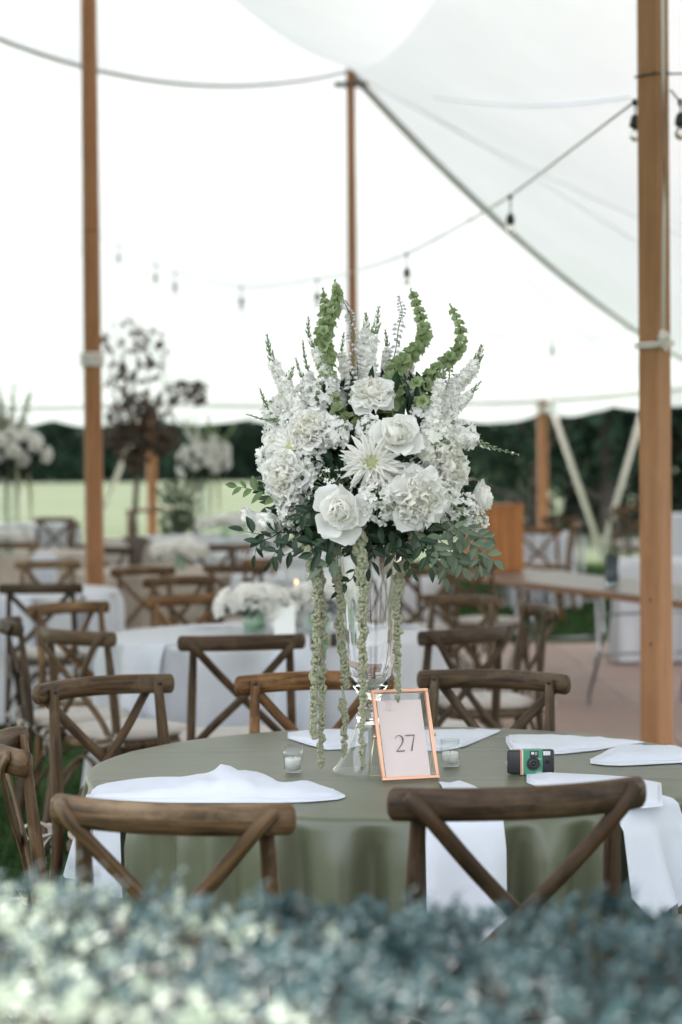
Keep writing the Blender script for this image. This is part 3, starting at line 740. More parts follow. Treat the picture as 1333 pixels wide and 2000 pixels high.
chairs = [
 (316, 3.52, -17, 'weathered dark wood chair, back to us, in front of the sage table, left one', 'mid'),
 (1030, 3.50, 14, 'dark brown chair, back to us, in front of the hanging napkin of the sage table', 'deep'),
 (2, 4.42, -80, 'dark chair at the left edge facing right into the sage table', 'mid'),
 (190, 5.75, -141, 'brown chair at the back left rim of the sage table, angled rail with a screw', 'mid'),
 (612, 5.85, -172, 'light brown chair behind the sage table, rail passing behind the hanging green strands', 'warm'),
 (972, 5.85, 157, 'grey brown chair behind the numbered frame at the back right rim of the sage table', 'grey'),
 (1560, 4.35, 80, 'chair at the lower right edge with only its pale seat pad beside the sage cloth', 'mid'),
 (475, 7.25, 8, 'dark wood chair with its back to us in front of the white round table', 'deep'),
 (131, 7.6, -45, 'grey brown chair turned right, just behind the angled brown chair', 'grey'),
 (14, 8.2, -80, 'dark chair seen from its side at the left edge behind the nearest left chairs', 'dark'),
 (926, 7.5, 38, 'dark chair with crossed back turned left at the right side of the white round table', 'deep'),
 (1066, 8.75, 100, 'slim chair seen from the side at the dance floor edge', 'mid'),
 (916, 9.6, 140, 'grey chair angled towards the white round table under the long bar table', 'grey'),
 (357, 9.85, -146, 'honey brown chair behind the white round table, left of its flowers', 'warm'),
 (344, 11.7, -150, 'brown chair half hidden behind the honey brown chair', 'mid'),
 (274, 13.0, -148, 'brown chair right of the round tent pole with its back angled', 'mid'),
 (124, 9.3, -135, 'honey coloured chair in front of the left white table, rail angled', 'warm'),
 (77, 11.0, 0, 'dark chair with its back to us against the left white table', 'deep'),
 (96, 14.1, 180, 'pale brown chair facing us behind the left white table', 'pale'),
 (28, 17.4, 180, 'tan chair at the left edge in front of the far champagne table', 'warm'),
 (110, 21.5, 165, 'small far chair on the lawn left of the round tent pole', 'mid'),
 (150, 20.5, 95, 'small far chair seen sideways close to the round tent pole', 'mid'),
 (415, 16.6, 0, 'thin dark cross back chair in front of the far white table with the white bouquet', 'dark'),
 (356, 17.2, -78, 'silvery topped chair left of the thin dark chair at the far white table', 'pale'),
 (480, 16.8, 75, 'silvery topped chair right of the thin dark chair at the far white table', 'pale'),
 (520, 14.3, 60, 'brown chair left behind the hanging green strands, far side', 'warm'),
 (455, 13.2, -20, 'brown chair behind the low white flowers of the white round table', 'mid'),
 (840, 12.6, 10, 'brown chair right of the glass vase in front of the far hidden table', 'mid'),
 (905, 12.9, -35, 'brown chair under the left end of the long bar table', 'mid'),
 (765, 13.6, -5, 'brown chair seen through the side of the glass vase', 'mid'),
 (1050, 18.9, 178, 'tan chair on the lawn right behind the wooden box', 'warm'),
 (1128, 19.6, 80, 'dark tan chair seen from the side under the slanting strap', 'warm'),
 (1100, 20.8, 150, 'brown chair between the wooden box and the side seen chair', 'mid'),
 (1200, 21.8, -70, 'grey brown chair left of the big square pole beyond the bar table', 'mid'),
 (1240, 23.0, 170, 'brown chair partly behind the big square pole on the far lawn', 'mid'),
 (215, 16.4, -40, 'dark brown chair directly right of the round tent pole', 'deep'),
 (560, 19.5, 30, 'far brown chair behind the pillar candle', 'mid'),
]
CHO = []
for c in chairs:
    D = c[1]; zz = None
    a = radians(c[2]); x = xat(c[0], D, .86) - sin(a) * .29; y = D + cos(a) * .29
    if .75 < x < 7.8 and 6.7 < y < 17.2: zz = DK
    CHO.append(chair(c[0], D, c[2], c[3], c[4], z=zz, sc=1.03 if len(CHO) == 1 else 1.0))
CHO[33].location.z += .0
# raise rail heights follow the seat; the nearest right chair sits a touch higher on the lawn

# ================================================================== ROUND TABLES
def cloth_mesh(Rt, H, name, m, nf=14, seed=1, flare=.10, drop=None, parent=None, foldamp=.035, n=220, edge=.012):
    r = random.Random(seed); ph = [r.uniform(0, 6.3) for _ in range(6)]
    drop = H - .02 if drop is None else drop
    rows = [[], ]
    def fold(a):
        return (.55 * sin(nf * a + ph[0] + .6 * sin(3 * a + ph[1])) + .3 * sin((nf + 5) * a + ph[2] + .8 * sin(2 * a)) + .25 * sin(2 * nf * a + ph[3]))
    zs = [0, .02, .06, .12, .2, .3, .42, .55, .7, .85, 1]
    b = MB(); rows = []
    fine = n > 300
    def topz(x, y):
        z = H + .0012 * noise.noise(Vector((x * 5, y * 5, seed)))
        if fine:
            for (nx_, ny_, c_) in ((1, .05, -.28), (1, .05, .24), (.04, 1, -.22), (.04, 1, .26)):
                d_ = (x * nx_ + y * ny_ - c_) + .004 * noise.noise(Vector((x * 6, y * 6, 9)))
                z += .0016 * math.exp(-(d_ / .007) ** 2)
            w_ = 1 - abs(noise.noise(Vector((x * 3.2 + 5, y * 7.5, 1.7)))) * 5
            z += .0018 * max(0, w_) * max(0, noise.noise(Vector((x * 2, y * 2, 4))) + .15)
        return z
    for fr in ([.02 + .97 * i / 46 for i in range(47)] if fine else (.02, .25, .5, .75, .9, .97, .99)):
        rows.append([Vector((cos(2 * pi * k / n) * Rt * fr, sin(2 * pi * k / n) * Rt * fr, topz(cos(2 * pi * k / n) * Rt * fr, sin(2 * pi * k / n) * Rt * fr))) for k in range(n)])
    rows.append([Vector((cos(2 * pi * k / n) * (Rt + edge * .6), sin(2 * pi * k / n) * (Rt + edge * .6), H - .004)) for k in range(n)])
    for t in zs:
        row = []
        for k in range(n):
            a = 2 * pi * k / n; f = fold(a)
            g = smooth(0, .09, t)
            rr = Rt + edge + (flare * t * (.6 + .5 * f) + foldamp * f * g) - .018 * smooth(0, .4, t) + .006 * noise.noise(Vector((cos(a) * 5, sin(a) * 5, t * 4)))
            row.append(Vector((cos(a) * rr, sin(a) * rr, H - .012 - drop * t)))
        rows.append(row)
    b.grid(rows[::-1], closed=True)
    b.face([len(b.v) - n + k for k in range(n)], None, 0, True)
    return b.mesh(name, m)
def round_table(x, y, label, clothlabel, m, z=0, seed=1, Rt=TR, H=.76, nf=14, **kw):
    t = thing('round_table', label, 'table', (x, y, z), 0, 'round banquet tables')
    b = MB(); b.lathe([(.02, H - .035), (Rt - .01, H - .035), (Rt, H - .028), (Rt, H - .008), (Rt - .005, H - .005), (.02, H - .005)], 48); b.build('tabletop', 'bark', t)
    lg = MB(); lg.tube([(0, 0, 0), (0, 0, H - .03)], .016, n=8); lm = lg.mesh('leg', 'metal')
    for sx in (-1, 1):
        for sy in (-1, 1): link('leg', lm, t, loc=(sx * .38, sy * .32, 0))
    c = link('tablecloth', cloth_mesh(Rt, H, 'tablecloth', m, seed=seed, nf=nf, **kw), None, loc=(x, y, z)); c.rotation_euler = (0, 0, 0)
    tag(c, clothlabel, 'tablecloth', 'cloths on the round tables')
    return c
round_table(TC.x, TC.y, 'round table under the sage green cloth in the middle', 'sage green cloth falling in folds from the main round table', 'sage', seed=3, nf=31, foldamp=.030, flare=.06, n=440)
T2x = xat(530, 8.95, .76)
round_table(T2x, 8.95, 'round table under the white cloth behind the sage table', 'white cloth on the round table just behind the sage one', 'linen', seed=5, Rt=.74)
T3x = xat(-5, 12.7, .76)
round_table(T3x, 12.7, 'round table at the left edge under a white cloth', 'white cloth on the round table at the left edge before the round pole', 'linen', seed=8)
T5x = xat(30, 18.0, .76)
round_table(T5x, 18.0, 'far round table under the champagne cloth at the left edge', 'champagne cloth on the far left table with the tall bouquet', 'beige_linen', z=ground(0, 18), seed=9)
round_table(xat(20, 22.5, .9), 22.5, 'farthest round table at the left edge', 'white cloth on the farthest left table', 'linen', z=ground(0, 22.5), seed=10)
T6x = xat(412, 20.0, .9)
round_table(T6x, 20.0, 'far round table left of the main bouquet', 'white cloth on the far table with the round white bouquet', 'linen', z=ground(0, 20), seed=11)
round_table(xat(660, 14.6, .76), 14.6, 'round table behind the pillar candle and glass vase', 'white cloth on the table behind the lit candles and the glass vase', 'linen', seed=12)
round_table(xat(1058, 20.2, .9), 20.2, 'far round table behind the wooden box', 'white cloth on the far table beyond the bar table', 'linen', z=ground(0, 20.2), seed=13, Rt=.30)
round_table(xat(585, 17.5, .9), 17.5, 'round table behind the tall pillar candle', 'white cloth on the farthest table behind the glass vase', 'linen', z=ground(0, 17.5), seed=14)

round_table(xat(345, 15.4, .76), 15.4, 'round table between the brown chairs left of the main bouquet', 'pale cloth on the table between the brown chairs and the rattan sofa', 'beige_linen', z=ground(0, 15.4), seed=15)
# ================================================================== NAPKINS
def napkin(label, st, z=.762, group='white folded napkins', th=.006, seed=0):
    """stations: (px, front py, back py, ridge height): a folded cloth lying on the table"""
    b = MB(); rows = []; r = random.Random(seed)
    dense = []
    for i in range(len(st) - 1):
        for k in range(4):
            t = k / 4; tt = t * t * (3 - 2 * t) * .5 + t * .5
            dense.append([a + (c - a) * tt for a, c in zip(st[i], st[i + 1])])
    dense.append(list(st[-1])); root = onz(st[0][0], st[0][1], z)
    for i, (px, fy, by, h) in enumerate(dense):
        f, bk = onz(px, fy, z), onz(px, by, z); row = []
        w = (bk - f).length
        prof = [(0, 0), (0.0, .35), (.04, .75), (.15, .95), (.3, .8), (.45, .86), (.6, 1.0), (.75, .8), (.9, .5), (1, 0.05)]
        for t, hh in prof:
            p = f.lerp(bk, t); wv = .2 * noise.noise(Vector((i * .30 + seed, t * 4.1, seed * 1.7))) + .16 * abs(noise.noise(Vector((i * .8 + t * 5, t * 2, seed))))
            p.z = z + max(0.0015 if t < .99 else 0, h * (hh + wv * hh * 2)); row.append(p - root)
        rows.append(row)
    b.grid(rows, flip=True)
    cc = sum((p for r_ in rows for p in r_), Vector()) / (len(rows) * len(rows[0]))
    r2 = [[Vector((cc.x + (p.x - cc.x) * 1.05, cc.y + (p.y - cc.y) * 1.14 - .006, z - root.z + max(.0008, (p.z - z + root.z) * .35))) for p in r_] for r_ in rows]
    b.grid(r2, flip=True)
    for r_, rev in ((rows[0], False), (rows[-1], True)):
        ids = b.add(r_); q = [ids + k for k in range(len(r_))]; b.face(q[::-1] if rev else q)
    o = b.build('napkin', 'napkin'); o.location = root
    return tag(o, label, 'napkin', group)
def hang_napkin(o, a0, a1, r0, L, w0=1.0, seed=0, flare=.03, zig=0.0, mat_='napkin', a0i=None, a1i=None, C=TC, Rt=TR, H=.76, build=True, off=0.0, Lz=None):
    """strip that starts on the table at radius r0 and hangs over the rim between bearings a0,a1 (degrees from the side facing us)"""
    b = MB(); rows = []; n = 12
    a0i = a0 if a0i is None else a0i; a1i = a1 if a1i is None else a1i
    def P(a, r, z): return Vector((C.x + sin(radians(a)) * r, C.y - cos(radians(a)) * r, z))
    steps = []
    for i in range(9):
        t = i / 8; steps.append((r0 + (Rt - .01 - r0) * t, H + .004 + .006 * sin(t * pi) + off, t))
    steps += [(Rt + .012, H + .0035, 1), (Rt + .026, H - .006, 1), (Rt + .033, H - .025, 1)]
    for i in range(1, 11): steps.append((Rt + .034 + flare * (i / 10), H - .025 - L * i / 10, 1 + i / 10))
    for r, z, t in steps:
        row = []
        for k in range(n + 1):
            u = k / n; ti = min(t, 1)
            a = (a0i + (a1i - a0i) * u) * (1 - ti) + (a0 + (a1 - a0) * u) * ti
            rr = r; zz = z
            if t > 1:
                q = t - 1; rr += (.020 * sin(u * 9 + seed) + .01 * sin(u * 17)) * q * 1.2 + .010; zz -= q * (zig * abs(sin(u * 8)) + .02 * u + (Lz[0] * (1 - u) + Lz[1] * u if Lz else 0))
            row.append(P(a, rr, zz + .0015 * sin(u * 7 + seed)))
        rows.append(row)
    root = P((a0 + a1) / 2, Rt, H)
    rows = [[p - root for p in r] for r in rows]; b.grid(rows)
    back = [[p + Vector((0, 0, -.0015)) for p in r] for r in rows[:9]]
    if build:
        ob = b.build('napkin', mat_); ob.location = root; return tag(ob, o, 'napkin', 'white folded napkins')
    return b, root
n1 = napkin('white napkin crumpled on the sage table behind the nearest left chair', [(183, 1558, 1552, .006), (250, 1562, 1540, .014), (330, 1566, 1530, .022), (400, 1566, 1522, .032), (440, 1566, 1516, .042), (490, 1566, 1522, .034), (545, 1566, 1536, .024), (600, 1564, 1538, .022), (650, 1560, 1545, .012), (664, 1556, 1552, .004)], seed=1)
hb_, rt_ = hang_napkin('', -67, -53, .55, .17, build=False, seed=2, off=.004)
tl = link('hanging_fold', hb_.mesh('hanging_fold', 'napkin'), n1, loc=rt_ - n1.location)
napkin('white napkin lying flat behind the foot of the vase on the left', [(566, 1442, 1432, .006), (600, 1452, 1428, .014), (640, 1462, 1426, .012), (680, 1460, 1427, .016), (715, 1450, 1430, .008)], seed=3)
napkin('white pointed napkin behind the right votive and numbered frame', [(820, 1462, 1428, .008), (862, 1464, 1426, .014), (905, 1456, 1426, .014), (940, 1443, 1427, .012), (974, 1430, 1427, .003)], seed=4)
napkin('white folded napkin lying behind the green disposable camera', [(994, 1450, 1440, .01), (1003, 1466, 1440, .018), (1045, 1472, 1440, .02), (1100, 1470, 1442, .018), (1160, 1464, 1444, .014), (1215, 1455, 1447, .009), (1250, 1451, 1449, .003)], seed=5)
napkin('white napkin with rolled edge at the right rim of the sage table', [(1157, 1490, 1482, .004), (1185, 1493, 1474, .016), (1215, 1494, 1466, .03), (1260, 1492, 1468, .026), (1320, 1489, 1468, .022), (1380, 1488, 1472, .015)], seed=6)
n5 = napkin('white napkin spread in front of the camera and hanging over the right rim', [(1035, 1530, 1515, .008), (1075, 1545, 1512, .016), (1120, 1556, 1514, .014), (1170, 1566, 1516, .014), (1230, 1575, 1520, .012), (1285, 1570, 1530, .008)], seed=7)
hb_, rt_ = hang_napkin('', 32, 46, .55, .15, build=False, seed=5, zig=.045, off=.003, flare=.05)
tl = link('hanging_fold', hb_.mesh('hanging_fold', 'napkin'), n5, loc=rt_ - n5.location)
hang_napkin('white napkin strip hanging from the table behind the nearest right chair', 0.8, 12.6, .30, .33, a0i=12, a1i=22, seed=1)

# ================================================================== THE GLASS VASE
VB = onz(725, 1506, .7625); VB.z = .7625
FD = VB.y
v = MB()
outer = [(.0, .112), (.016, .108), (.029, .096), (.040, .078), (.051, .052), (.063, .032), (.078, .012), (.0895, .0), (.0925, .003), (.0905, .007), (.080, .018), (.066, .040), (.052, .064), (.043, .088), (.0355, .110), (.031, .122), (.0345, .128), (.034, .134), (.0275, .142), (.0245, .152), (.0265, .160), (.0245, .170), (.030, .184), (.0415, .202), (.0520, .228), (.0590, .262), (.0640, .305), (.0685, .36), (.0725, .42), (.0765, .48), (.080, .53), (.0825, .545)]
inner = [(.0795, .545), (.0765, .53), (.0730, .48), (.0690, .42), (.0650, .36), (.0605, .305), (.0555, .262), (.0480, .230), (.0375, .208), (.022, .196), (.0, .193)]
up = [p for p in outer if p[1] > .111 or p[0] == 0][1:]
prof = [(.0, .114), (.026, .113), (.0345, .114)] + [p for p in outer if p[1] >= .122] + inner
v.lathe([(max(r, .0004), z) for r, z in prof], 64)
vase = thing('vase', '', 'vase', tuple(VB))
link('bowl', v.mesh('bowl', 'glass'), vase)
ft_ = MB(); ft_.lathe([(.034, .1135), (.0355, .108), (.043, .088), (.052, .064), (.066, .040), (.080, .018), (.0905, .007), (.0925, .003), (.090, .0005), (.0865, .003), (.078, .013), (.063, .035), (.049, .060), (.040, .084), (.032, .106), (.031, .113)], 64)
link('foot', ft_.mesh('foot', 'thin'), vase)
tag(vase, 'tall clear glass trumpet vase with a flared foot holding the big bouquet', 'vase')

# ================================================================== THE BOUQUET
arr = thing('bouquet', 'tall white and green bouquet in the clear glass trumpet vase', 'bouquet', tuple(VB))
AO = Vector(VB)
def A(px, py, dd=0.0): return at(px, py, FD + dd) - AO
PX = FD / F0   # metres per photo pixel at the vase
CEN = A(722, 935, 0)
def outw(p, cam_bias=.6):
    d = (p - CEN); d.y = d.y * 1.0 - cam_bias * .12; return d.normalized()

def petal_mesh(name, m, L=1, W=.8, cup=.5, belly=.25, lip=.0, ruff=.03, seed=0, nx=6, nz=7, narrow=.35, notch=0.0):
    b = MB(); rows = []
    for i in range(nz + 1):
        t = i / nz; row = []
        w = W * (narrow + (1 - narrow) * sin(min(1, t * 1.25) * pi / 2)) * (1 if t < .7 else sqrt(max(0.05, 1 - ((t - .7) / .31) ** 2.4 * .8)))
        for j in range(nx + 1):
            x = -1 + 2 * j / nx
            zz = t * (1 - .16 * x * x * t) + notch * (1 - abs(x)) * -t ** 6
            y = belly * sin(pi * t * .9) - cup * x * x * w * (1 - .3 * t) + lip * t ** 3.5
            q = noise.noise(Vector((x * 2.2 + seed * 3.7, t * 2.3, seed)))
            y += ruff * q * (t * 2)
            row.append(Vector((x * w * .5 * (1 + .06 * q), y, zz * L + ruff * noise.noise(Vector((x * 3, seed, 5))) * t)))
        rows.append(row)
    b.grid(rows); return b
PM = {}
for k in range(3):
    PM['in', k] = petal_mesh('petal', 'petal', W=1.05, cup=.75, belly=.12, lip=-.05, ruff=.05, seed=k).mesh('petal', 'cream')
    PM['mid', k] = petal_mesh('petal', 'petal', W=1.15, cup=.5, belly=.22, lip=.12, ruff=.07, seed=k + 5).mesh('petal', 'petal')
    PM['out', k] = petal_mesh('petal', 'petal', W=1.2, cup=.30, belly=.22, lip=.42, ruff=.10, seed=k + 9).mesh('petal', 'petal')
    PM['ruf', k] = petal_mesh('petal', 'petal', W=1.25, cup=.4, belly=.25, lip=.15, ruff=.26, seed=k + 14, nx=8, nz=8, notch=.12).mesh('petal', 'petal')
PB = {k: petal_mesh('x', 'petal', W=1.0, cup=.5, belly=.2, lip=.05, ruff=.2, seed=k + 30, nx=5, nz=5, notch=.1) for k in range(3)}
def petal_mat(ang, tilt, r, up, L, W):
    return Matrix.Rotation(ang, 4, 'Z') @ Matrix.Translation((0, r, up)) @ Matrix.Rotation(-tilt, 4, 'X') @ Matrix.Diagonal((W, L, L, 1))
def rose(px, py, rpx, dd, face=None, openness=1.0, parent=None, name='rose'):
    p = A(px, py, dd); r = rpx * PX; fz = face or outw(p)
    core = MB()
    # tight spiral heart
    for k in range(7):
        t = k / 6; a = k * 2.4
        pb = petal_mesh('x', 'petal', W=1.0, cup=.9, belly=.1, lip=-.08, ruff=.03, seed=k, nx=5, nz=5)
        core.xf(petal_mat(a, .04 + .13 * t, r * (.03 + .13 * t), -r * .1 + r * .02 * k, r * (.95 - .1 * t), r * (.55 + .35 * t)), pb)
    core.ball((0, 0, -r * .15), r * .42, n=10, m=6)
    o = core.build(name, ['petal'], arr if parent is None else parent, mw=basis(p, fz, R.uniform(0, 6)))
    n1 = 14
    for k in range(n1):
        t = k / (n1 - 1); a = k * 2.4 + .5 * R.random()
        kind = 'in' if t < .35 else ('mid' if t < .7 else 'out')
        tilt = (.14 + .86 * t ** 1.3) * openness
        L = r * (.95 + .12 * t); Wd = r * (1.0 + .38 * t)
        link('petal', PM[kind, k % 3], o, mw=petal_mat(a, tilt, r * (.2 + .22 * t), -r * (.12 + .25 * t), L, Wd))
    return o
def peony(px, py, rpx, dd, face=None, no=15, dens=34, name='peony', squash=1.0):
    p = A(px, py, dd); r = rpx * PX; fz = face or outw(p)
    core = MB()
    for k in range(dens):
        t = (k + .5) / dens; a = k * 2.39996 + R.uniform(-.3, .3)
        core.xf(petal_mat(a, .08 + 1.0 * t + R.uniform(-.12, .12), r * (.05 + .36 * t), -r * .15 + R.uniform(-.06, .06) * r, r * R.uniform(.72, .95), r * R.uniform(.5, .8)), PB[k % 3], 1 if k < dens * .45 else 0)
    core.ball((0, 0, -r * .2), r * .5, n=10, m=6)
    o = core.build(name, ['petal', 'cream'], arr, mw=basis(p, fz, R.uniform(0, 6), (1, 1, squash)))
    for k in range(no):
        t = k / (no - 1); a = k * 2.39996 + R.uniform(-.2, .2)
        link('petal', PM['ruf' if k % 2 else 'out', k % 3], o, mw=petal_mat(a, .75 + .75 * t, r * .32, -r * (.15 + .25 * t), r * R.uniform(.85, 1.0), r * R.uniform(.85, 1.15)))
    return o
def mum(px, py, rpx, dd, face=None):
    p = A(px, py, dd); r = rpx * PX; fz = face or outw(p)
    c = MB(); c.ball((0, 0, .0), r * .2, n=12, m=8, sc=(1, 1, .6))
    for k in range(60):
        t = k / 60; a = k * 2.39996; rr = r * .2 * sqrt(t)
        c.tube([(cos(a) * rr, sin(a) * rr, r * .08), (cos(a) * rr * 1.3, sin(a) * rr * 1.3, r * (.24 - .08 * t))], r * .022, n=4, mi=1)
    o = c.build('chrysanthemum', ['cream', 'mumc'], arr, mw=basis(p, fz, R.uniform(0, 6)))
    ray = petal_mesh('ray_petal', 'petal', W=.19, cup=1.6, belly=.07, lip=-.12, ruff=.02, narrow=.55, nx=4, nz=7).mesh('ray_petal', 'petal')
    ray2 = petal_mesh('ray_petal', 'petal', W=.17, cup=1.6, belly=.10, lip=.16, ruff=.03, narrow=.55, nx=4, nz=7, seed=3).mesh('ray_petal', 'petal')
    for ring, n, tilt, L, up in ((0, 20, 1.45, .98, -.12), (1, 17, 1.2, .92, -.05), (2, 13, .95, .72, .0), (3, 10, .65, .5, .02)):
        for k in range(n):
            a = 2 * pi * (k + .5 * (ring % 2)) / n + R.uniform(-.08, .08)
            link('ray_petal', ray if (k + ring) % 2 else ray2, o, mw=petal_mat(a, tilt + R.uniform(-.12, .12), r * .1, r * up, r * L * R.uniform(.88, 1.04), r * 1.0))
    return o
floret = MB()
for k in range(4):
    fp = petal_mesh('x', 'petal', W=.8, cup=.25, belly=.1, lip=.05, ruff=.14, nx=3, nz=3, seed=k)
    floret.xf(petal_mat(k * pi / 2, 1.25, .05, 0, .62, .62), fp)
floret2 = MB()
for k in range(5):
    fp = petal_mesh('x', 'petal', W=.75, cup=.3, belly=.15, lip=.1, ruff=.3, nx=3, nz=3, seed=k + 8)
    floret2.xf(petal_mat(k * 2 * pi / 5, .85 + .3 * (k % 2), .05, 0, .7, .7), fp)
def cluster(name, px, py, rpx, dd, n, fs, m='petal', squash=.75, buds=0, fl=None, face=None):
    p = A(px, py, dd); r = rpx * PX; fz = face or outw(p); c = MB()
    for k in range(n):
        z = 1 - (k + .5) / n * 1.35; a = k * 2.39996; s = sqrt(max(0, 1 - z * z)); d = Vector((s * cos(a), s * sin(a), z)) + rv(.13)
        q = Vector((d.x * r, d.y * r, d.z * r * squash)) * R.uniform(.82, 1.06)
        c.xf(basis(q, d + rv(.25), R.uniform(0, 6), fs * R.uniform(.8, 1.15)), fl or floret)
        c.tube([(0, 0, -r * .4), q * .95], .0011, n=3, mi=1)
    for k in range(buds):
        d = (Vector((0, 0, 1)) + rv(.7)).normalized(); q = Vector((d.x * r, d.y * r, d.z * r * squash)) * R.uniform(.95, 1.18)
        c.ball(q, .0035 * R.uniform(.7, 1.3), n=6, m=4, mi=1, sc=(1, 1, 1.4)); c.tube([q * .6, q], .0009, n=3, mi=1)
    return c.build(name, [m, 'budgreen'], arr, mw=basis(p, fz, R.uniform(0, 6)))

def STK(px, py, rpx, dd, n, fs, m, buds=0, fl=None, face=None): return cluster('stock', px, py, rpx * 1.05, dd, int(n * 1.35), fs * 1.65, m, buds=buds, fl=fl, face=face)
mum(725, 903, 60, -.215, face=Vector((0, -1, .1)))
rose(666, 1000, 40, -.235, face=Vector((-.12, -1, .12)))
rose(776, 852, 37, -.20, face=Vector((.12, -.85, .55)), openness=.72)
peony(814, 976, 50, -.225, face=Vector((.25, -1, -.15)))
peony(727, 768, 37, -.10, face=Vector((0, -.7, .75)), squash=.9)
peony(876, 915, 44, -.14, face=Vector((.7, -.8, .1)))
peony(606, 838, 42, -.12, face=Vector((-.3, -.8, .55)))
peony(556, 930, 42, -.14, face=Vector((-.55, -.85, .05)))
peony(566, 968, 34, -.12, face=Vector((-.4, -.9, -.3)), no=10, dens=24)
rose(936, 974, 32, -.05, face=Vector((.95, -.3, .12)), openness=.45)
rose(528, 1019, 30, -.10, face=Vector((-.55, -.6, -.4)), openness=.5)
rose(492, 1010, 24, -.05, face=Vector((-.9, -.2, -.3)), openness=.45)
cluster('hydrangea', 646, 954, 44, -.17, 46, .0105, 'cream', face=Vector((-.2, -1, .2)))
STK(742, 976, 36, -.225, 30, .012, 'petal', buds=16, fl=floret2, face=Vector((.05, -1, -.1)))
STK(655, 846, 26, -.13, 20, .012, 'petal', buds=8, fl=floret2, face=Vector((.1, -1, .5)))
STK(850, 868, 36, -.16, 28, .012, 'cream', buds=4, fl=floret2, face=Vector((.4, -1, .3)))
STK(626, 772, 30, -.05, 22, .012, 'petal', buds=10, fl=floret2, face=Vector((-.2, -.7, .8)))
STK(895, 1000, 32, -.14, 26, .011, 'petal', buds=18, fl=floret2, face=Vector((.4, -1, -.2)))
STK(930, 1016, 20, -.10, 14, .011, 'petal', buds=10, fl=floret2, face=Vector((.7, -1, -.2)))
STK(575, 1000, 30, -.13, 22, .011, 'petal', buds=12, fl=floret2, face=Vector((-.3, -1, -.3)))
STK(722, 838, 22, -.14, 16, .011, 'petal', buds=6, fl=floret2, face=Vector((-.1, -1, .4)))
STK(550, 850, 34, -.02, 26, .012, 'petal', buds=2, fl=floret2, face=Vector((-.8, -.7, .4)))
STK(832, 808, 28, -.05, 20, .012, 'petal', buds=2, fl=floret2, face=Vector((.5, -.7, .6)))
STK(665, 765, 22, -.0, 16, .012, 'petal', buds=2, fl=floret2, face=Vector((0, -.7, .8)))
STK(790, 770, 24, .0, 16, .012, 'petal', buds=2, fl=floret2, face=Vector((0.3, -.7, .8)))
STK(905, 850, 24, -.04, 16, .012, 'petal', buds=2, fl=floret2, face=Vector((0.7, -.7, .5)))
# side mum left
mum(570, 876, 48, -.12, face=Vector((-.25, -.9, .45)))

STK(530, 900, 28, -.06, 20, .012, 'petal', buds=0, fl=floret2, face=Vector((-.9, -.7, .1)))
STK(600, 905, 24, -.13, 18, .012, 'petal', buds=4, fl=floret2, face=Vector((-.1, -1, .1)))
STK(538, 800, 22, .02, 16, .012, 'petal', buds=2, fl=floret2, face=Vector((-.6, -.7, .5)))
STK(868, 965, 26, -.16, 18, .012, 'cream', buds=3, fl=floret2, face=Vector((.5, -1, 0)))
STK(700, 905, 18, -.14, 12, .012, 'petal', buds=3, fl=floret2, face=Vector((-.3, -1, 0)))
STK(585, 780, 24, .0, 16, .012, 'petal', buds=2, fl=floret2, face=Vector((-.4, -.7, .7)))
peony(836, 905, 30, -.15, face=Vector((.3, -1, .1)), no=8, dens=22)
peony(780, 938, 28, -.19, face=Vector((.1, -1, .0)), no=8, dens=20)
peony(545, 868, 30, -.06, face=Vector((-.7, -.8, .2)), no=8, dens=20)
# spikes -----------------------------------------------------------
bell = MB()
def bellm():
    b = MB(); n = 10; rows = []
    for i, (r, z) in enumerate(((.12, 0), (.38, .35), (.62, .62), (1.0, .82))):
        rows.append([Vector((cos(2 * pi * k / n) * r * (1 + (.12 * cos(5 * 2 * pi * k / n) if i > 1 else 0)), sin(2 * pi * k / n) * r * (1 + (.12 * cos(5 * 2 * pi * k / n) if i > 1 else 0)), z + (.1 * cos(5 * 2 * pi * k / n) if i == 3 else 0))) for k in range(n)])
    b.grid(rows, closed=True); b.ball((0, 0, .35), .14, n=5, m=4); return b
BELL = bellm()
def path3(pts, dds):
    return catmull([A(x, y, d) for (x, y), d in zip(pts, dds)], 8)
def along(P, t):
    f = t * (len(P) - 1); i = min(int(f), len(P) - 2); p = P[i].lerp(P[i + 1], f - i); return p, (P[i + 1] - P[i]).normalized()
def perp(t, a):
    x = t.cross(Vector((0, 1, .1))).normalized(); y = t.cross(x); return x * cos(a) + y * sin(a)
def bells(pts, dds, t0=0.0, n=13, size=15, tipf=.55):
    n = int(n * .9); size *= .86
    P = path3(pts, dds); c = MB(); c.tube(P, [.0032 - .0015 * i / len(P) for i in range(len(P))], n=5, mi=1)
    for k in range(n):
        t = t0 + (1 - t0) * k / (n - 1); p, tn = along(P, min(t, .995)); s = size * PX * (1 - tipf * ((t - t0) / (1 - t0)) ** 1.6)
        m = 5 if s > .008 else 4
        for j in range(m):
            a = 2 * pi * j / m + k * .5 + R.uniform(-.2, .2); d = perp(tn, a)
            q = p + d * s * R.uniform(.2, .6)
            c.xf(basis(q, d + tn * .45 + rv(.3), R.uniform(0, 6), s * R.uniform(.85, 1.1)), BELL)
    p, tn = along(P, .995)
    for k in range(6): c.ball(p + tn * k * .004 + rv(.002), .004 - .0004 * k, n=5, m=4, mi=0, sc=(1, 1, 1.5))
    return c.build('bells_of_ireland', ['bells', 'stem'], arr)
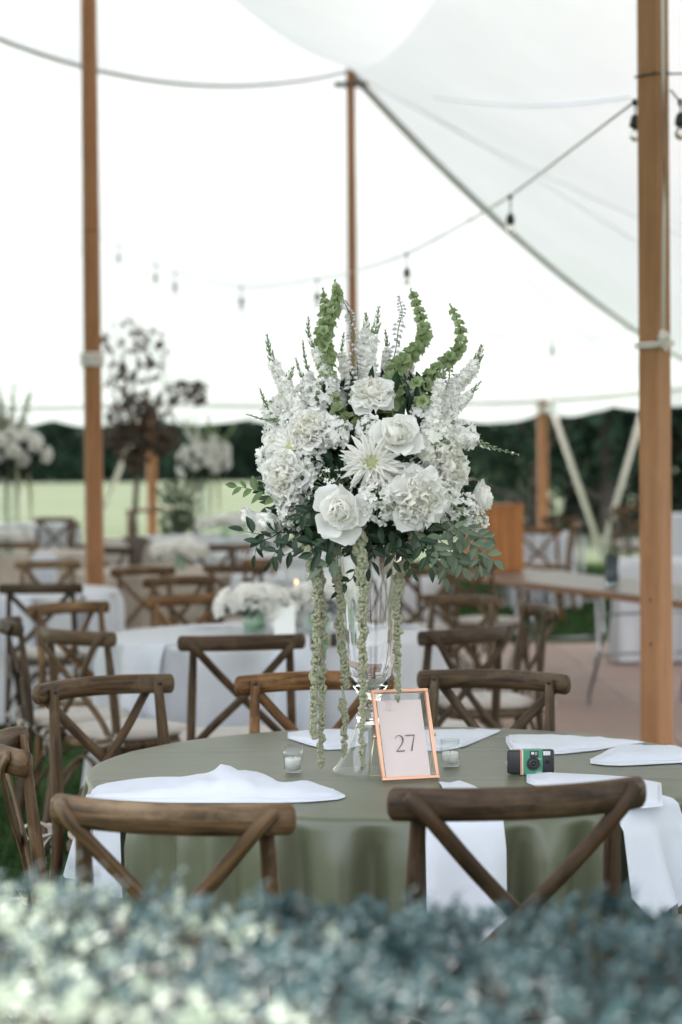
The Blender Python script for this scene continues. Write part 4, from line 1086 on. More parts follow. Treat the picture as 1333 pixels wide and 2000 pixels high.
def snap(pts, dds, t0=.15, n=16, size=13, m='petal', green=.72, budonly=1.0):
    size *= 1.12; green *= .86
    P = path3(pts, dds); c = MB(); c.tube(P, [.003 - .0018 * i / len(P) for i in range(len(P))], n=5, mi=1)
    for k in range(n):
        u = k / (n - 1); t = t0 + (1 - t0) * u; p, tn = along(P, min(t, .995))
        for j in range(3):
            a = 2.1 * j + k * 1.05 + R.uniform(-.3, .3); d = perp(tn, a)
            if u < green * budonly:
                s = size * PX * (1 - .45 * u) * R.uniform(.85, 1.15)
                q = p + d * s * .55
                c.xf(basis(q, d + tn * .55 + rv(.25), R.uniform(0, 6), s * 1.0), floret2)
                c.xf(basis(q - tn * s * .5, d - tn * .5 + rv(.3), R.uniform(0, 6), s * .95), floret2)
                c.ball(p + d * s * .4, s * .42, n=6, m=5, sc=(1, 1, 1.1))
                c.ball(p + d * s * .15, s * .22, n=5, m=4, mi=2)
            else:
                s = size * PX * (.48 - .30 * (u - green) / (1 - green)) * R.uniform(.85, 1.15)
                q = p + d * s * 1.0
                c.tube([p, p + d * s * .6, q + tn * s * 1.2], [s * .25, s * .42, s * .10], n=6, mi=2 if R.random() < .75 else 0)
    return c.build('snapdragon', [m, 'stem', 'budgreen'], arr)
def budstalk(pts, dds, n=20, size=5, t0=.1):
    P = path3(pts, dds); c = MB(); c.tube(P, [.0018 - .001 * i / len(P) for i in range(len(P))], n=5, mi=1)
    for k in range(n):
        u = k / (n - 1); t = t0 + (1 - t0) * u; p, tn = along(P, min(t, .995))
        for j in range(2):
            d = perp(tn, 2.6 * k + j * 3.1 + R.uniform(-.4, .4)); l = .014 * (1 - .6 * u); q = p + d * l + tn * l * .3; s = size * PX * (1 - .5 * u) * R.uniform(.8, 1.2)
            c.tube([p, p + d * l * .6 + tn * l * .5, q], .0006, n=3, mi=1)
            c.tube([q - d * s * .6, q, q + (d + Vector((0, 0, -.5))) * s * 1.3], [s * .4, s * .75, s * .15], n=6, mi=0)
    return c.build('delphinium_buds', ['lilac', 'stem'], arr)
bells([(652, 800), (640, 740), (636, 690), (634, 655), (650, 612), (660, 580), (657, 560)], [-.02, -.02, 0, 0, .01, .02, .03], t0=.18, n=15, size=15)
bells([(650, 760), (630, 700), (628, 650), (636, 610), (633, 577)], [.04, .04, .04, .04, .05], t0=.3, n=9, size=13)
bells([(755, 850), (760, 800), (776, 770), (770, 725), (800, 695), (827, 662), (822, 620), (807, 577)], [-.06, -.05, -.04, -.03, -.02, 0, .01, .02], t0=.12, n=20, size=17)
bells([(798, 840), (815, 790), (845, 735), (873, 705), (898, 680), (899, 640), (885, 608)], [-.04, -.03, -.02, -.0, 0, .01, .02], t0=.2, n=15, size=14)
bells([(690, 860), (706, 820), (712, 790)], [-.09, -.08, -.06], t0=.0, n=5, size=15, tipf=.2)
bells([(830, 800), (822, 766), (815, 748)], [-.07, -.07, -.07], t0=.2, n=3, size=14, tipf=.2)
bells([(676, 820), (660, 800), (652, 780)], [-.08, -.08, -.07], t0=0, n=4, size=14, tipf=.2)
snap([(600, 870), (570, 790), (545, 735), (528, 690), (522, 655)], [-.04, -.02, 0, 0, .01], n=17, size=15, green=.66)
snap([(610, 860), (585, 800), (562, 755), (565, 735), (574, 717)], [-.07, -.06, -.05, -.05, -.05], t0=.2, n=14, size=14, green=.7)
snap([(670, 820), (655, 760), (625, 700), (604, 655), (603, 620)], [-.05, -.03, -.01, 0, 0], n=17, size=13, green=.62)
snap([(716, 800), (722, 740), (722, 690), (735, 640), (740, 600)], [.0, 0, .01, .01, .02], t0=.1, n=16, size=16, green=.75)
snap([(708, 780), (712, 720), (712, 670), (716, 635), (714, 612)], [.03, .03, .03, .03, .03], t0=.1, n=14, size=14, green=.8)
snap([(818, 870), (862, 800), (890, 755), (915, 730), (934, 700), (941, 676)], [-.05, -.03, -.0, 0, 0, 0], n=20, size=17, green=.8)
snap([(820, 880), (842, 830), (852, 780), (862, 735), (872, 712)], [-.09, -.08, -.07, -.06, -.06], t0=.1, n=15, size=14, green=.75)
snap([(590, 826), (550, 818), (520, 820), (482, 809)], [-.08, -.06, -.05, -.05], t0=.3, n=9, size=11, green=.1)
snap([(850, 872), (900, 862), (930, 862), (960, 874), (1013, 888)], [-.14, -.12, -.12, -.12, -.12], t0=.2, n=15, size=13, green=.45)
snap([(850, 850), (880, 830), (888, 820)], [-.10, -.10, -.1], t0=.1, n=6, size=11, green=.5)
snap([(640, 830), (618, 780), (590, 735), (578, 700)], [-.03, -.02, 0, 0], t0=.2, n=13, size=11, green=.6)
snap([(690, 800), (676, 740), (668, 690), (672, 650)], [.03, .03, .03, .03], t0=.2, n=12, size=11, green=.65)
snap([(770, 800), (792, 745), (806, 700), (812, 668)], [.04, .04, .04, .04], t0=.2, n=12, size=11, green=.6)
snap([(845, 850), (890, 800), (918, 770), (940, 745)], [-.04, -.03, -.02, -.02], t0=.2, n=13, size=12, green=.7)
snap([(575, 880), (545, 840), (520, 790), (508, 760)], [-.05, -.04, -.03, -.03], t0=.2, n=12, size=11, green=.6)
snap([(745, 790), (752, 730), (757, 680), (753, 645)], [.05, .05, .05, .05], t0=.2, n=12, size=11, green=.65)
snap([(640, 800), (612, 750), (596, 700), (592, 665)], [.05, .05, .05, .05], t0=.3, n=10, size=10, green=.35)
budstalk([(860, 800), (876, 750), (880, 710), (895, 670)], [.02, .02, .02, .02], n=16, size=5)
budstalk([(690, 790), (692, 720), (690, 660), (684, 615), (672, 590)], [-.07, -.07, -.07, -.06, -.06], n=26, size=6)
budstalk([(745, 800), (756, 735), (772, 690), (779, 640), (786, 610), (779, 580)], [.0, 0, .0, .01, .01, .01], n=22, size=5.5)
budstalk([(705, 780), (700, 740), (697, 690)], [-.08, -.07, -.07], n=10, size=5)

# foliage ----------------------------------------------------------
def leaf_mesh(name, m, W=.36, fold=.16, droop=.12, nx=4, nz=6, tip=1.0):
    b = MB(); rows = []
    for i in range(nz + 1):
        t = i / nz; w = W * (sin(pi * t ** .85) ** .8 if 0 < t < 1 else 0.02)
        rows.append([Vector((x * w * .5, t, abs(x) * w * fold * 1.3 - droop * t * t)) for x in [-1 + 2 * j / nx for j in range(nx + 1)]])
    b.grid(rows); return b
LF = [leaf_mesh('leaf', 'leaf', W=.40, fold=.2, droop=.12), leaf_mesh('leaf', 'leaf', W=.34, fold=.1, droop=.25), leaf_mesh('leaf', 'leaf', W=.46, fold=.3, droop=.05)]
LM = {m: [l.mesh('leaf', m) for l in LF] for m in ('leaf', 'leafsage', 'leaflight')}
def sprig(pts, dds, n, size, m='leaf', parent=arr, wide=1.0, tip=True, name='leafy_sprig', stalk=.0012, t0=.15):
    P = path3(pts, dds); c = MB(); c.tube(P, [stalk * (1.4 - i / len(P)) for i in range(len(P))], n=5)
    o = c.build(name, 'stem' if m != 'leaf' else 'leaf', parent)
    for k in range(n):
        u = k / max(1, n - 1); t = t0 + (.98 - t0) * u; p, tn = along(P, t); s = 1 if k % 2 else -1
        side = tn.cross(Vector((0, -1, .25))).normalized() * s
        d = tn * .75 + side * .9 + rv(.22) if not (tip and k == n - 1) else tn
        nrm = Vector((0, -1, .45)) + rv(.45); L = size * PX * R.uniform(.82, 1.12) * (1 - .18 * u)
        link('leaf', R.choice(LM[m]), o, mw=leafbasis(p, d, nrm, (L * wide, L, L)))
    return o
sprig([(560, 975), (520, 962), (488, 955), (462, 950)], [-.1, -.1, -.1, -.1], 8, 30, 'leaflight', wide=1.15)
sprig([(580, 1040), (545, 1040), (505, 1043), (475, 1036)], [-.12, -.13, -.13, -.13], 5, 40, 'leaf')
sprig([(560, 1030), (530, 1050), (505, 1060), (498, 1085)], [-.12, -.13, -.14, -.14], 6, 32, 'leaf')
sprig([(590, 1040), (560, 1062), (540, 1078), (528, 1098)], [-.15, -.16, -.16, -.16], 6, 32, 'leaf')
sprig([(610, 1050), (585, 1070), (562, 1082), (548, 1090)], [-.1, -.12, -.12, -.12], 5, 34, 'leaf')
sprig([(690, 1040), (660, 1060), (635, 1075), (610, 1082)], [-.18, -.2, -.2, -.2], 6, 42, 'leaf')
sprig([(700, 1050), (672, 1082), (648, 1100), (628, 1112)], [-.16, -.18, -.19, -.19], 5, 46, 'leafsage', wide=.9)
sprig([(705, 1090), (696, 1110), (688, 1130), (672, 1142), (660, 1155)], [-.12, -.13, -.13, -.13, -.13], 7, 26, 'leaf')
sprig([(715, 1030), (725, 1060), (728, 1085), (722, 1112)], [-.14, -.15, -.15, -.15], 6, 34, 'leaf', wide=1.2)
sprig([(750, 1030), (765, 1060), (772, 1085), (764, 1110)], [-.15, -.17, -.17, -.17], 6, 34, 'leaf')
sprig([(765, 1050), (785, 1080), (800, 1100), (808, 1118)], [-.14, -.16, -.17, -.17], 7, 26, 'leaf')
sprig([(800, 1030), (830, 1045), (850, 1070), (862, 1090)], [-.18, -.19, -.2, -.2], 8, 34, 'leafsage', wide=1.1)
sprig([(790, 1020), (815, 1050), (832, 1080), (840, 1110)], [-.18, -.2, -.2, -.2], 8, 36, 'leaf')
sprig([(830, 1010), (880, 1040), (920, 1062), (945, 1078), (966, 1096)], [-.16, -.17, -.18, -.18, -.18], 13, 34, 'leafsage', wide=1.15)
sprig([(820, 1020), (860, 1055), (888, 1085), (905, 1110)], [-.15, -.17, -.17, -.17], 11, 34, 'leafsage', wide=1.15)
sprig([(840, 1000), (890, 1020), (930, 1040), (950, 1052)], [-.14, -.14, -.15, -.15], 10, 30, 'leafsage', wide=1.1)
sprig([(820, 1050), (845, 1085), (868, 1105), (872, 1130)], [-.12, -.14, -.15, -.15], 9, 36, 'leafsage')
sprig([(840, 1060), (880, 1085), (915, 1095), (940, 1112)], [-.1, -.12, -.12, -.12], 9, 32, 'leafsage')
sprig([(870, 1020), (905, 1040), (930, 1070), (938, 1105)], [-.2, -.2, -.2, -.2], 9, 32, 'leafsage')
sprig([(600, 900), (620, 880), (640, 900), (650, 925)], [-.08, -.09, -.1, -.1], 7, 40, 'leaf', wide=1.2)
sprig([(700, 860), (668, 872), (640, 868), (618, 880)], [-.08, -.09, -.1, -.1], 7, 36, 'leaf', wide=1.1)
sprig([(620, 990), (605, 1000), (590, 1010), (598, 1030)], [-.16, -.17, -.17, -.17], 6, 38, 'leaf', wide=1.2)
sprig([(760, 900), (795, 895), (815, 900), (822, 925)], [-.12, -.13, -.15, -.15], 6, 34, 'leaf')
sprig([(700, 1020), (680, 1040), (655, 1046), (640, 1052)], [-.2, -.2, -.21, -.21], 6, 38, 'leaf')
sprig([(610, 1000), (640, 1035), (625, 1055), (600, 1068)], [-.12, -.13, -.14, -.14], 7, 44, 'leaf', wide=1.1)
sprig([(720, 1010), (745, 1030), (770, 1040), (792, 1062)], [-.16, -.17, -.17, -.17], 7, 40, 'leaf', wide=1.1)
# dark filler foliage in the heart of the bouquet
fi = MB()
cnt = 0
while cnt < 1500:
    q = rv(1)
    if q.length > 1: continue
    cnt += 1
    p = A(720, 955, .0) + Vector((q.x * .245, q.y * .19, q.z * .14)); d = (q + rv(.7)).normalized()
    fi.xf(leafbasis(p, d, -d.cross(rv(1)), .042 * R.uniform(.7, 1.2)), LF[cnt % 3])
for _ in range(260):
    p = A(R.uniform(640, 850), R.uniform(760, 860), R.uniform(-.06, .08)); d = Vector((R.uniform(-.3, .3), R.uniform(-.2, .2), 1))
    fi.xf(leafbasis(p, d, rv(1), .05 * R.uniform(.7, 1.2)), LF[_ % 3])
tag(fi.build('filler_foliage', 'leaf', arr), kind='stuff')
st = MB()
for _ in range(34):
    a = R.uniform(0, 2 * pi); r = R.uniform(0, .055); x, y = cos(a) * r, sin(a) * r
    top = Vector((x * 3.2, y * 3.2, .72 + R.uniform(0, .1))); st.tube([Vector((x, y, .535)), Vector((x * 1.6, y * 1.6, .62)), top], .0022, n=5)
tag(st.build('stems', 'stem', arr), kind='stuff')
# moss dish sitting in the mouth of the vase
ms = MB(); ms.lathe([(.001, .52), (.06, .525), (.085, .55), (.10, .58), (.06, .63), (.001, .64)], 20); ms.build('flower_foam', 'leaf', arr)

# hanging amaranthus
bead = MB(); bead.ball((0, 0, 0), 1, n=5, m=3)
def strand(pts, dds, w=10, taper=.55):
    P = path3(pts, dds); L = sum((P[i + 1] - P[i]).length for i in range(len(P) - 1)); c = MB(); c.tube(P, .003, n=5)
    n = int(L / .0085)
    for k in range(n):
        u = k / n; p, tn = along(P, min(u, .995)); s = w * PX * (1 - taper * u) * (.72 + .38 * abs(sin(k * .9)) + .12 * R.random())
        off = perp(tn, R.uniform(0, 6.3)) * s * .3; q = p + off
        for j in range(24):
            d = rv(1).normalized(); c.xf(Matrix.Translation(q + d * s * .62) @ Matrix.Diagonal((s * .34,) * 3 + (1,)), bead)
    return c.build('amaranthus_strand', 'amar', arr)
strand([(600, 1072), (610, 1112), (619, 1150), (617, 1250), (613, 1330), (612, 1400), (614, 1442)], [-.16, -.17, -.17, -.17, -.17, -.17, -.17], 11, .25)
strand([(598, 1066), (618, 1105), (628, 1150), (629, 1260), (628, 1350), (627, 1440), (627, 1500)], [-.13, -.14, -.14, -.14, -.14, -.14, -.14], 12, .4)
strand([(642, 1060), (652, 1110), (665, 1150), (664, 1230), (671, 1290), (676, 1346)], [-.10, -.11, -.12, -.12, -.12, -.12], 11.5, .25)
strand([(668, 1368), (674, 1400), (673, 1440), (671, 1480)], [-.115, -.118, -.118, -.118], 9.5, .35)
strand([(668, 1340), (672, 1360), (673, 1372)], [-.118, -.118, -.118], 1.5, .0)
strand([(700, 1020), (706, 1100), (709, 1200), (709, 1300), (708, 1400), (708, 1500)], [-.19, -.20, -.2, -.2, -.2, -.2], 13.5, .55)
strand([(812, 1040), (800, 1085), (785, 1112), (775, 1160), (777, 1220), (777, 1290), (778, 1372)], [-.14, -.14, -.13, -.12, -.12, -.12, -.12], 13, .45)

# ================================================================== NUMBER FRAME
yaw = radians(15); lean = radians(24)
BLp = onz(747, 1526, .7635)
fr = thing('table_number', 'copper edged glass frame with the number 27 leaning beside the vase foot', 'table number frame', tuple(BLp))
fr.rotation_mode = 'QUATERNION'; fr.rotation_quaternion = (Matrix.Rotation(yaw, 3, 'Z') @ Matrix.Rotation(-lean, 3, 'X')).to_quaternion()
fw, fh, ft = .137, .218, .011
def fbox(name, c, d, m, parent=fr, bev=.0012): b = MB(); b.box((0, 0, 0), d, bev=bev); return link(name, b.mesh(name, m), parent, loc=c)
bw = .0078
for nm, c, d in (('frame_bar', (fw / 2, 0, bw / 2), (fw, ft, bw)), ('frame_bar', (fw / 2, 0, fh - bw / 2), (fw, ft, bw)), ('frame_bar', (bw / 2, 0, fh / 2), (bw, ft * .98, fh - 2 * bw)), ('frame_bar', (fw - bw / 2, 0, fh / 2), (bw, ft * .98, fh - 2 * bw))):
    fbox(nm, c, d, 'copper')
M['paneglass'] = bpy.data.materials.new('thin_pane'); _m = M['paneglass']; _m.use_nodes = True; _n = _m.node_tree; _n.nodes.clear()
_o = _n.nodes.new('ShaderNodeOutputMaterial'); _t = _n.nodes.new('ShaderNodeBsdfTransparent'); _g = _n.nodes.new('ShaderNodeBsdfGlossy'); _x = _n.nodes.new('ShaderNodeMixShader'); _f = _n.nodes.new('ShaderNodeValue')
_t.inputs[0].default_value = (.95, .93, .925, 1); _g.inputs['Roughness'].default_value = .02; _f.outputs[0].default_value = .13
_n.links.new(_f.outputs[0], _x.inputs[0]); _n.links.new(_t.outputs[0], _x.inputs[1]); _n.links.new(_g.outputs[0], _x.inputs[2]); _n.links.new(_x.outputs[0], _o.inputs[0])
pm_ = MB(); pm_.face([pm_.add([(bw - .001, -.003, bw - .001), (fw - bw + .001, -.003, bw - .001), (fw - bw + .001, -.003, fh - bw + .001), (bw - .001, -.003, fh - bw + .001)]) + k for k in range(4)], sm=False)
pm_.build('glass_pane', 'paneglass', fr)
card = fbox('card', (fw / 2 - .004, .001, bw + .0925), (.107, .0008, .184), 'card', bev=.0002)
# the numerals, drawn as tapered strokes standing 0.2 mm proud of the card
def stroke(b, pts, ws, y):
    P = [Vector((x, z)) for x, z in pts]; L_, R_ = [], []
    for i, p in enumerate(P):
        t = (P[min(i + 1, len(P) - 1)] - P[max(0, i - 1)]).normalized(); n_ = Vector((-t.y, t.x)) * ws[i] / 2
        L_.append(p + n_); R_.append(p - n_)
    b.grid([[Vector((q.x, y, q.y)) for q in L_], [Vector((q.x, y, q.y)) for q in R_]], sm=False)
def sc2(pts, x0, z0, s): return [(x0 + x * s, z0 + z * s) for x, z in pts]
nb = MB(); H_ = .039; x0 = fw / 2 - .027; z0 = .068
two = [(.06, .77), (.08, .86), (.16, .95), (.28, .99), (.40, .96), (.49, .87), (.52, .74), (.49, .60), (.41, .45), (.28, .28), (.14, .12), (.03, .01)]
stroke(nb, sc2(two, x0, z0, H_), [w * H_ for w in (.03, .035, .04, .05, .07, .095, .105, .085, .065, .05, .045, .04)], -.0012)
stroke(nb, sc2([(.02, .02), (.3, .022), (.52, .03), (.56, .05)], x0, z0, H_), [w * H_ for w in (.07, .08, .08, .03)], -.00125)
x1 = x0 + .70 * H_
stroke(nb, sc2([(.0, .93), (.01, .965), (.3, .97), (.58, .975)], x1, z0, H_), [w * H_ for w in (.03, .08, .085, .07)], -.0013)
stroke(nb, sc2([(.565, .97), (.46, .66), (.36, .33), (.27, .0)], x1, z0, H_), [w * H_ for w in (.045, .06, .075, .09)], -.00135)
nb.build('numeral', 'ink', fr)
def text_mesh(name, txt, size, m, parent, mw, spacing=1.0):
    cu = bpy.data.curves.new(name, 'FONT'); cu.body = txt; cu.size = size; cu.space_character = spacing; cu.extrude = .00005; cu.resolution_u = 2
    tmp = bpy.data.objects.new(name, cu); COL.objects.link(tmp); bpy.context.view_layer.update()
    me = bpy.data.meshes.new_from_object(tmp.evaluated_get(bpy.context.evaluated_depsgraph_get())); me.name = name
    bpy.data.objects.remove(tmp); me.materials.clear(); me.materials.append(M[m]); return link(name, me, parent, mw=mw)
text_mesh('lettering', 'TABLE', .0062, 'inkfaint', fr, Matrix.Translation((bw + .016, -.0006, .166)) @ Matrix.Rotation(pi / 2, 4, 'X'), 1.8)
# easel wire
ez = MB(); hz = .108
def fworld(v): return (fr.rotation_quaternion.to_matrix() @ Vector(v))
def tolocal(w): return fr.rotation_quaternion.to_matrix().transposed() @ Vector(w)
fl_ = onz(721, 1519, .7635) - BLp; fl_.z = .002
dirx = Vector((cos(yaw), sin(yaw), 0)) ; frr = fl_ + dirx * .148
ez.tube([Vector((-.004, .006, hz)), tolocal(fl_ + Vector((0, 0, .001))), tolocal(frr), Vector((fw + .004, .006, hz))], .0018, n=6)
ez.build('easel_wire', 'brass', fr)
kn_ = MB()
for x in (-.003, fw + .003): kn_.tube([(x - .004, .006, hz), (x + .004, .006, hz)], .0045, n=10)
kn_.build('hinge_knob', 'brass', fr)

# ================================================================== VOTIVES
def votive(label, px, py, r=.0235, h=.064):
    p = onz(px, py, .7625); t = thing('votive_holder', label, 'votive candle', tuple(p), 0, 'glass votives on the sage table')
    g = MB(); g.lathe([(.0005, 0), (r * .9, 0), (r * .93, .002), (r, h * .6), (r * 1.02, h), (r * .94, h), (r * .92, h * .6), (r * .86, .007), (.0005, .006)], 36); g.build('glass', 'thin', t)
    w = MB(); w.lathe([(.0005, .0085), (r * .80, .0085), (r * .82, .03), (r * .78, .034), (r * .3, .033), (.0005, .032)], 24); c = w.build('wax', 'wax', t)
    wk = MB(); wk.tube([(0, 0, .032), (.001, 0, .039)], .0007, n=5); wk.build('wick', 'dark', c)
    return t
votive('small clear glass votive with white candle left of the vase', 573, 1508)
votive('small clear glass votive with white candle right of the numbered frame', 880, 1496)

# ================================================================== DISPOSABLE CAMERA
def disposable(label, loc, rz):
    t = thing('disposable_camera', label, 'camera', tuple(loc), rz)
    Wc, Dc, Hc = .112, .026, .056
    # body: rounded ends
    b = MB()
    def ring(z, o):
        r = []
        for k in range(28):
            a = 2 * pi * k / 28; ex = .42
            r.append(Vector((math.copysign(abs(cos(a)) ** ex, cos(a)) * (Wc / 2 - o), math.copysign(abs(sin(a)) ** .7, sin(a)) * (Dc / 2 - o), z)))
        return r
    b.grid([ring(0, .004), ring(.002, .001), ring(.006, 0), ring(Hc - .006, 0), ring(Hc - .0015, .0015), ring(Hc, .005)], closed=True)
    n = 28; b.face([k for k in range(n)][::-1], None, 0, False); b.face([5 * n + k for k in range(n)], None, 0, False)
    b.build('body', 'black', t)
    def bb(name, c, d, m, bev=.0008): q = MB(); q.box(c, d, bev=bev); return q.build(name, m, t)
    sl = bb('sleeve', (.003, 0, Hc / 2), (.046, Dc + .0012, Hc + .0012), 'green_box')
    bb('stripe', (-.0235, 0, Hc / 2), (.0022, Dc + .0013, Hc + .0013), 'orangestripe', .0003); bb('stripe', (-.0258, 0, Hc / 2), (.0018, Dc + .0010, Hc + .0010), 'pinkstripe', .0003); bb('stripe', (-.0211, 0, Hc / 2), (.0018, Dc + .0016, Hc + .0016), 'whiteprint', .0003)
    fy = -Dc / 2
    bb('viewfinder', (.006, fy - .001, Hc - .009), (.020, .003, .0155), 'black')
    bb('viewfinder_window', (.002, fy - .0028, Hc - .0065), (.0065, .001, .006), 'flash', .0002); bb('viewfinder_window', (.010, fy - .0028, Hc - .0075), (.006, .001, .008), 'metal', .0002)
    L_ = MB(); L_.lathe([(.0155, 0), (.0155, .004), (.0135, .0055), (.0125, .004), (.011, .004), (.0095, .007), (.006, .007), (.005, .005), (.0003, .0055)], 28)
    lr = link('lens_ring', L_.mesh('lens_ring', 'black'), t, mw=Matrix.Translation((.0035, fy - .0004, .0245)) @ Matrix.Rotation(pi / 2, 4, 'X'))
    g = MB(); g.ball((0, 0, .0055), .0042, n=12, m=6, sc=(1, 1, .4)); g.build('lens_glass', 'lens', lr)
    fb_ = bb('flash', (.036, fy + .0002, Hc - .0075), (.0165, .003, .0095), 'flash', .0004)
    e = MB()
    for k in range(3): e.box((.032 + .004 * k, fy - .0016, Hc - .0075), (.0005, .0006, .008))
    e.build('flash_rib', 'metal', t)
    bt = MB(); bt.tube([(.037, fy + .0005, .028), (.037, fy - .0008, .028)], .005, n=14, up=(0, 0, 1)); bt.build('flash_button', 'lens', t)
    wh = MB(); wh.tube([(-.054, -.003, Hc * .45), (-.054, .003, Hc * .45)], .006, n=14); wh.build('thumb_wheel', 'metal', t)
    sh = MB(); sh.tube([(-.035, 0, Hc - .0005), (-.035, 0, Hc + .0015)], .006, n=14, up=(0, 1, 0)); sh.build('shutter_button', 'metal', t)
    X90 = Matrix.Rotation(pi / 2, 4, 'X')
    text_mesh('lettering', 'FUJIFILM', .0036, 'whiteprint', t, Matrix.Translation((.0095, fy - .0008, .0035)) @ X90)
    ln_ = MB(); ln_.box((.019, fy - .0008, .0355), (.009, .0003, .0007)); ln_.build('printed_line', 'whiteprint', t)
    text_mesh('lettering', 'FLASH', .0042, 'black', t, Matrix.Translation((.0232, fy - .0008, .012)) @ X90 @ Matrix.Rotation(pi / 2, 4, 'Z'))
    return t
dp = onz(1038, 1512, .7625); dp.y += .012
disposable('green and black disposable camera standing on the sage table', dp, radians(5))

# ================================================================== BAR TABLE
b0 = onz(835, 1112, .76); b1 = onz(1400, 1181, .76); bd = (b1 - b0); Lb = bd.length; ba = atan2(bd.y, bd.x)
bt = thing('bar_table', 'long wooden bar table with metal folding legs crossing behind the big square pole', 'table', (b0.x, b0.y, 0), ba)
WB = .76
def sub(name, c, d, m, parent, bev=.004): q = MB(); q.box(c, d, bev=bev); return q.build(name, m, parent)
for k in range(5):
    w = WB / 5; sub('plank', (Lb / 2, w * (k + .5), .748), (Lb - .02, w - .004, .022), 'bar', bt, .003)
sub('rim', (Lb / 2, -.008, .735), (Lb, .016, .04), 'barrim', bt); sub('rim', (Lb / 2, WB + .008, .735), (Lb, .016, .04), 'barrim', bt)
sub('rim', (-.008, WB / 2, .735), (.016, WB, .05), 'barrim', bt); sub('rim', (Lb + .008, WB / 2, .735), (.016, WB, .05), 'barrim', bt)
for xx in (.35, 1.6, Lb - .9 if False else 2.92, Lb - .15):
    for yy in (.06, WB - .06):
        l = MB(); l.tube(catmull([(xx, yy, .73), (xx + .02, yy, .45), (xx + .02, yy, .32), (xx - .10, yy, .12), (xx - .12, yy, .02 if 1 else 0)], 6), .0125, n=7); l.build('leg', 'metal', bt)
    c = MB()
    for z in (.35, .6): c.tube([(xx + .02, .06, z), (xx + .02, WB - .06, z)], .008, n=6)
    c.build('crossbar', 'metal', bt)
# wooden box
bp = Vector((b0.x, b0.y, 0)) + Vector((cos(ba), sin(ba), 0)) * .50 + Vector((-sin(ba), cos(ba), 0)) * .33
bp = onz(966, 1117, .762)
wb_ = thing('wooden_box', 'orange brown wooden box standing on the far end of the bar table', 'box', (bp.x, bp.y + .16, .762), radians(20))
bwd, bdp, bht = .37, .30, .48
for k in range(4):
    w = bwd / 4
    for s in (-1, 1): o = sub('plank', (-bwd / 2 + w * (k + .5), s * (bdp / 2 - .008), bht / 2), (w - .003, .016, bht), 'box', wb_, .003); o.color = (*(R.uniform(.85, 1.1),) * 3, 1)
for k in range(3):
    w = (bdp - .034) / 3
    for s in (-1, 1): o = sub('plank', (s * (bwd / 2 - .008), -(bdp - .034) / 2 + w * (k + .5), bht / 2), (.014, w - .003, bht), 'box', wb_, .003); o.color = (*(R.uniform(1.0, 1.25),) * 3, 1)
sub('lid', (0, 0, bht + .008), (bwd + .012, bdp + .012, .016), 'box', wb_)
# grey glass cylinder vase on the bar
cp = onz(1196, 1142, .762)
cv = thing('cylinder_vase', 'tall grey glass cylinder with cut stems on the bar table', 'vase', (cp.x, cp.y, .762))
c = MB(); c.lathe([(.001, 0), (.042, 0), (.044, .004), (.045, .2), (.042, .2), (.041, .008), (.001, .008)], 24); c.build('glass', glassmat('grey_glass', (.75, .8, .82)), cv)
s_ = MB()
for _ in range(14):
    a = R.uniform(0, 6.3); s_.tube([(cos(a) * .03, sin(a) * .03, .01), (cos(a + 2) * .03, sin(a + 2) * .03, .22 + R.uniform(0, .05))], .003, n=5)
s_.build('stems', 'stem', cv)

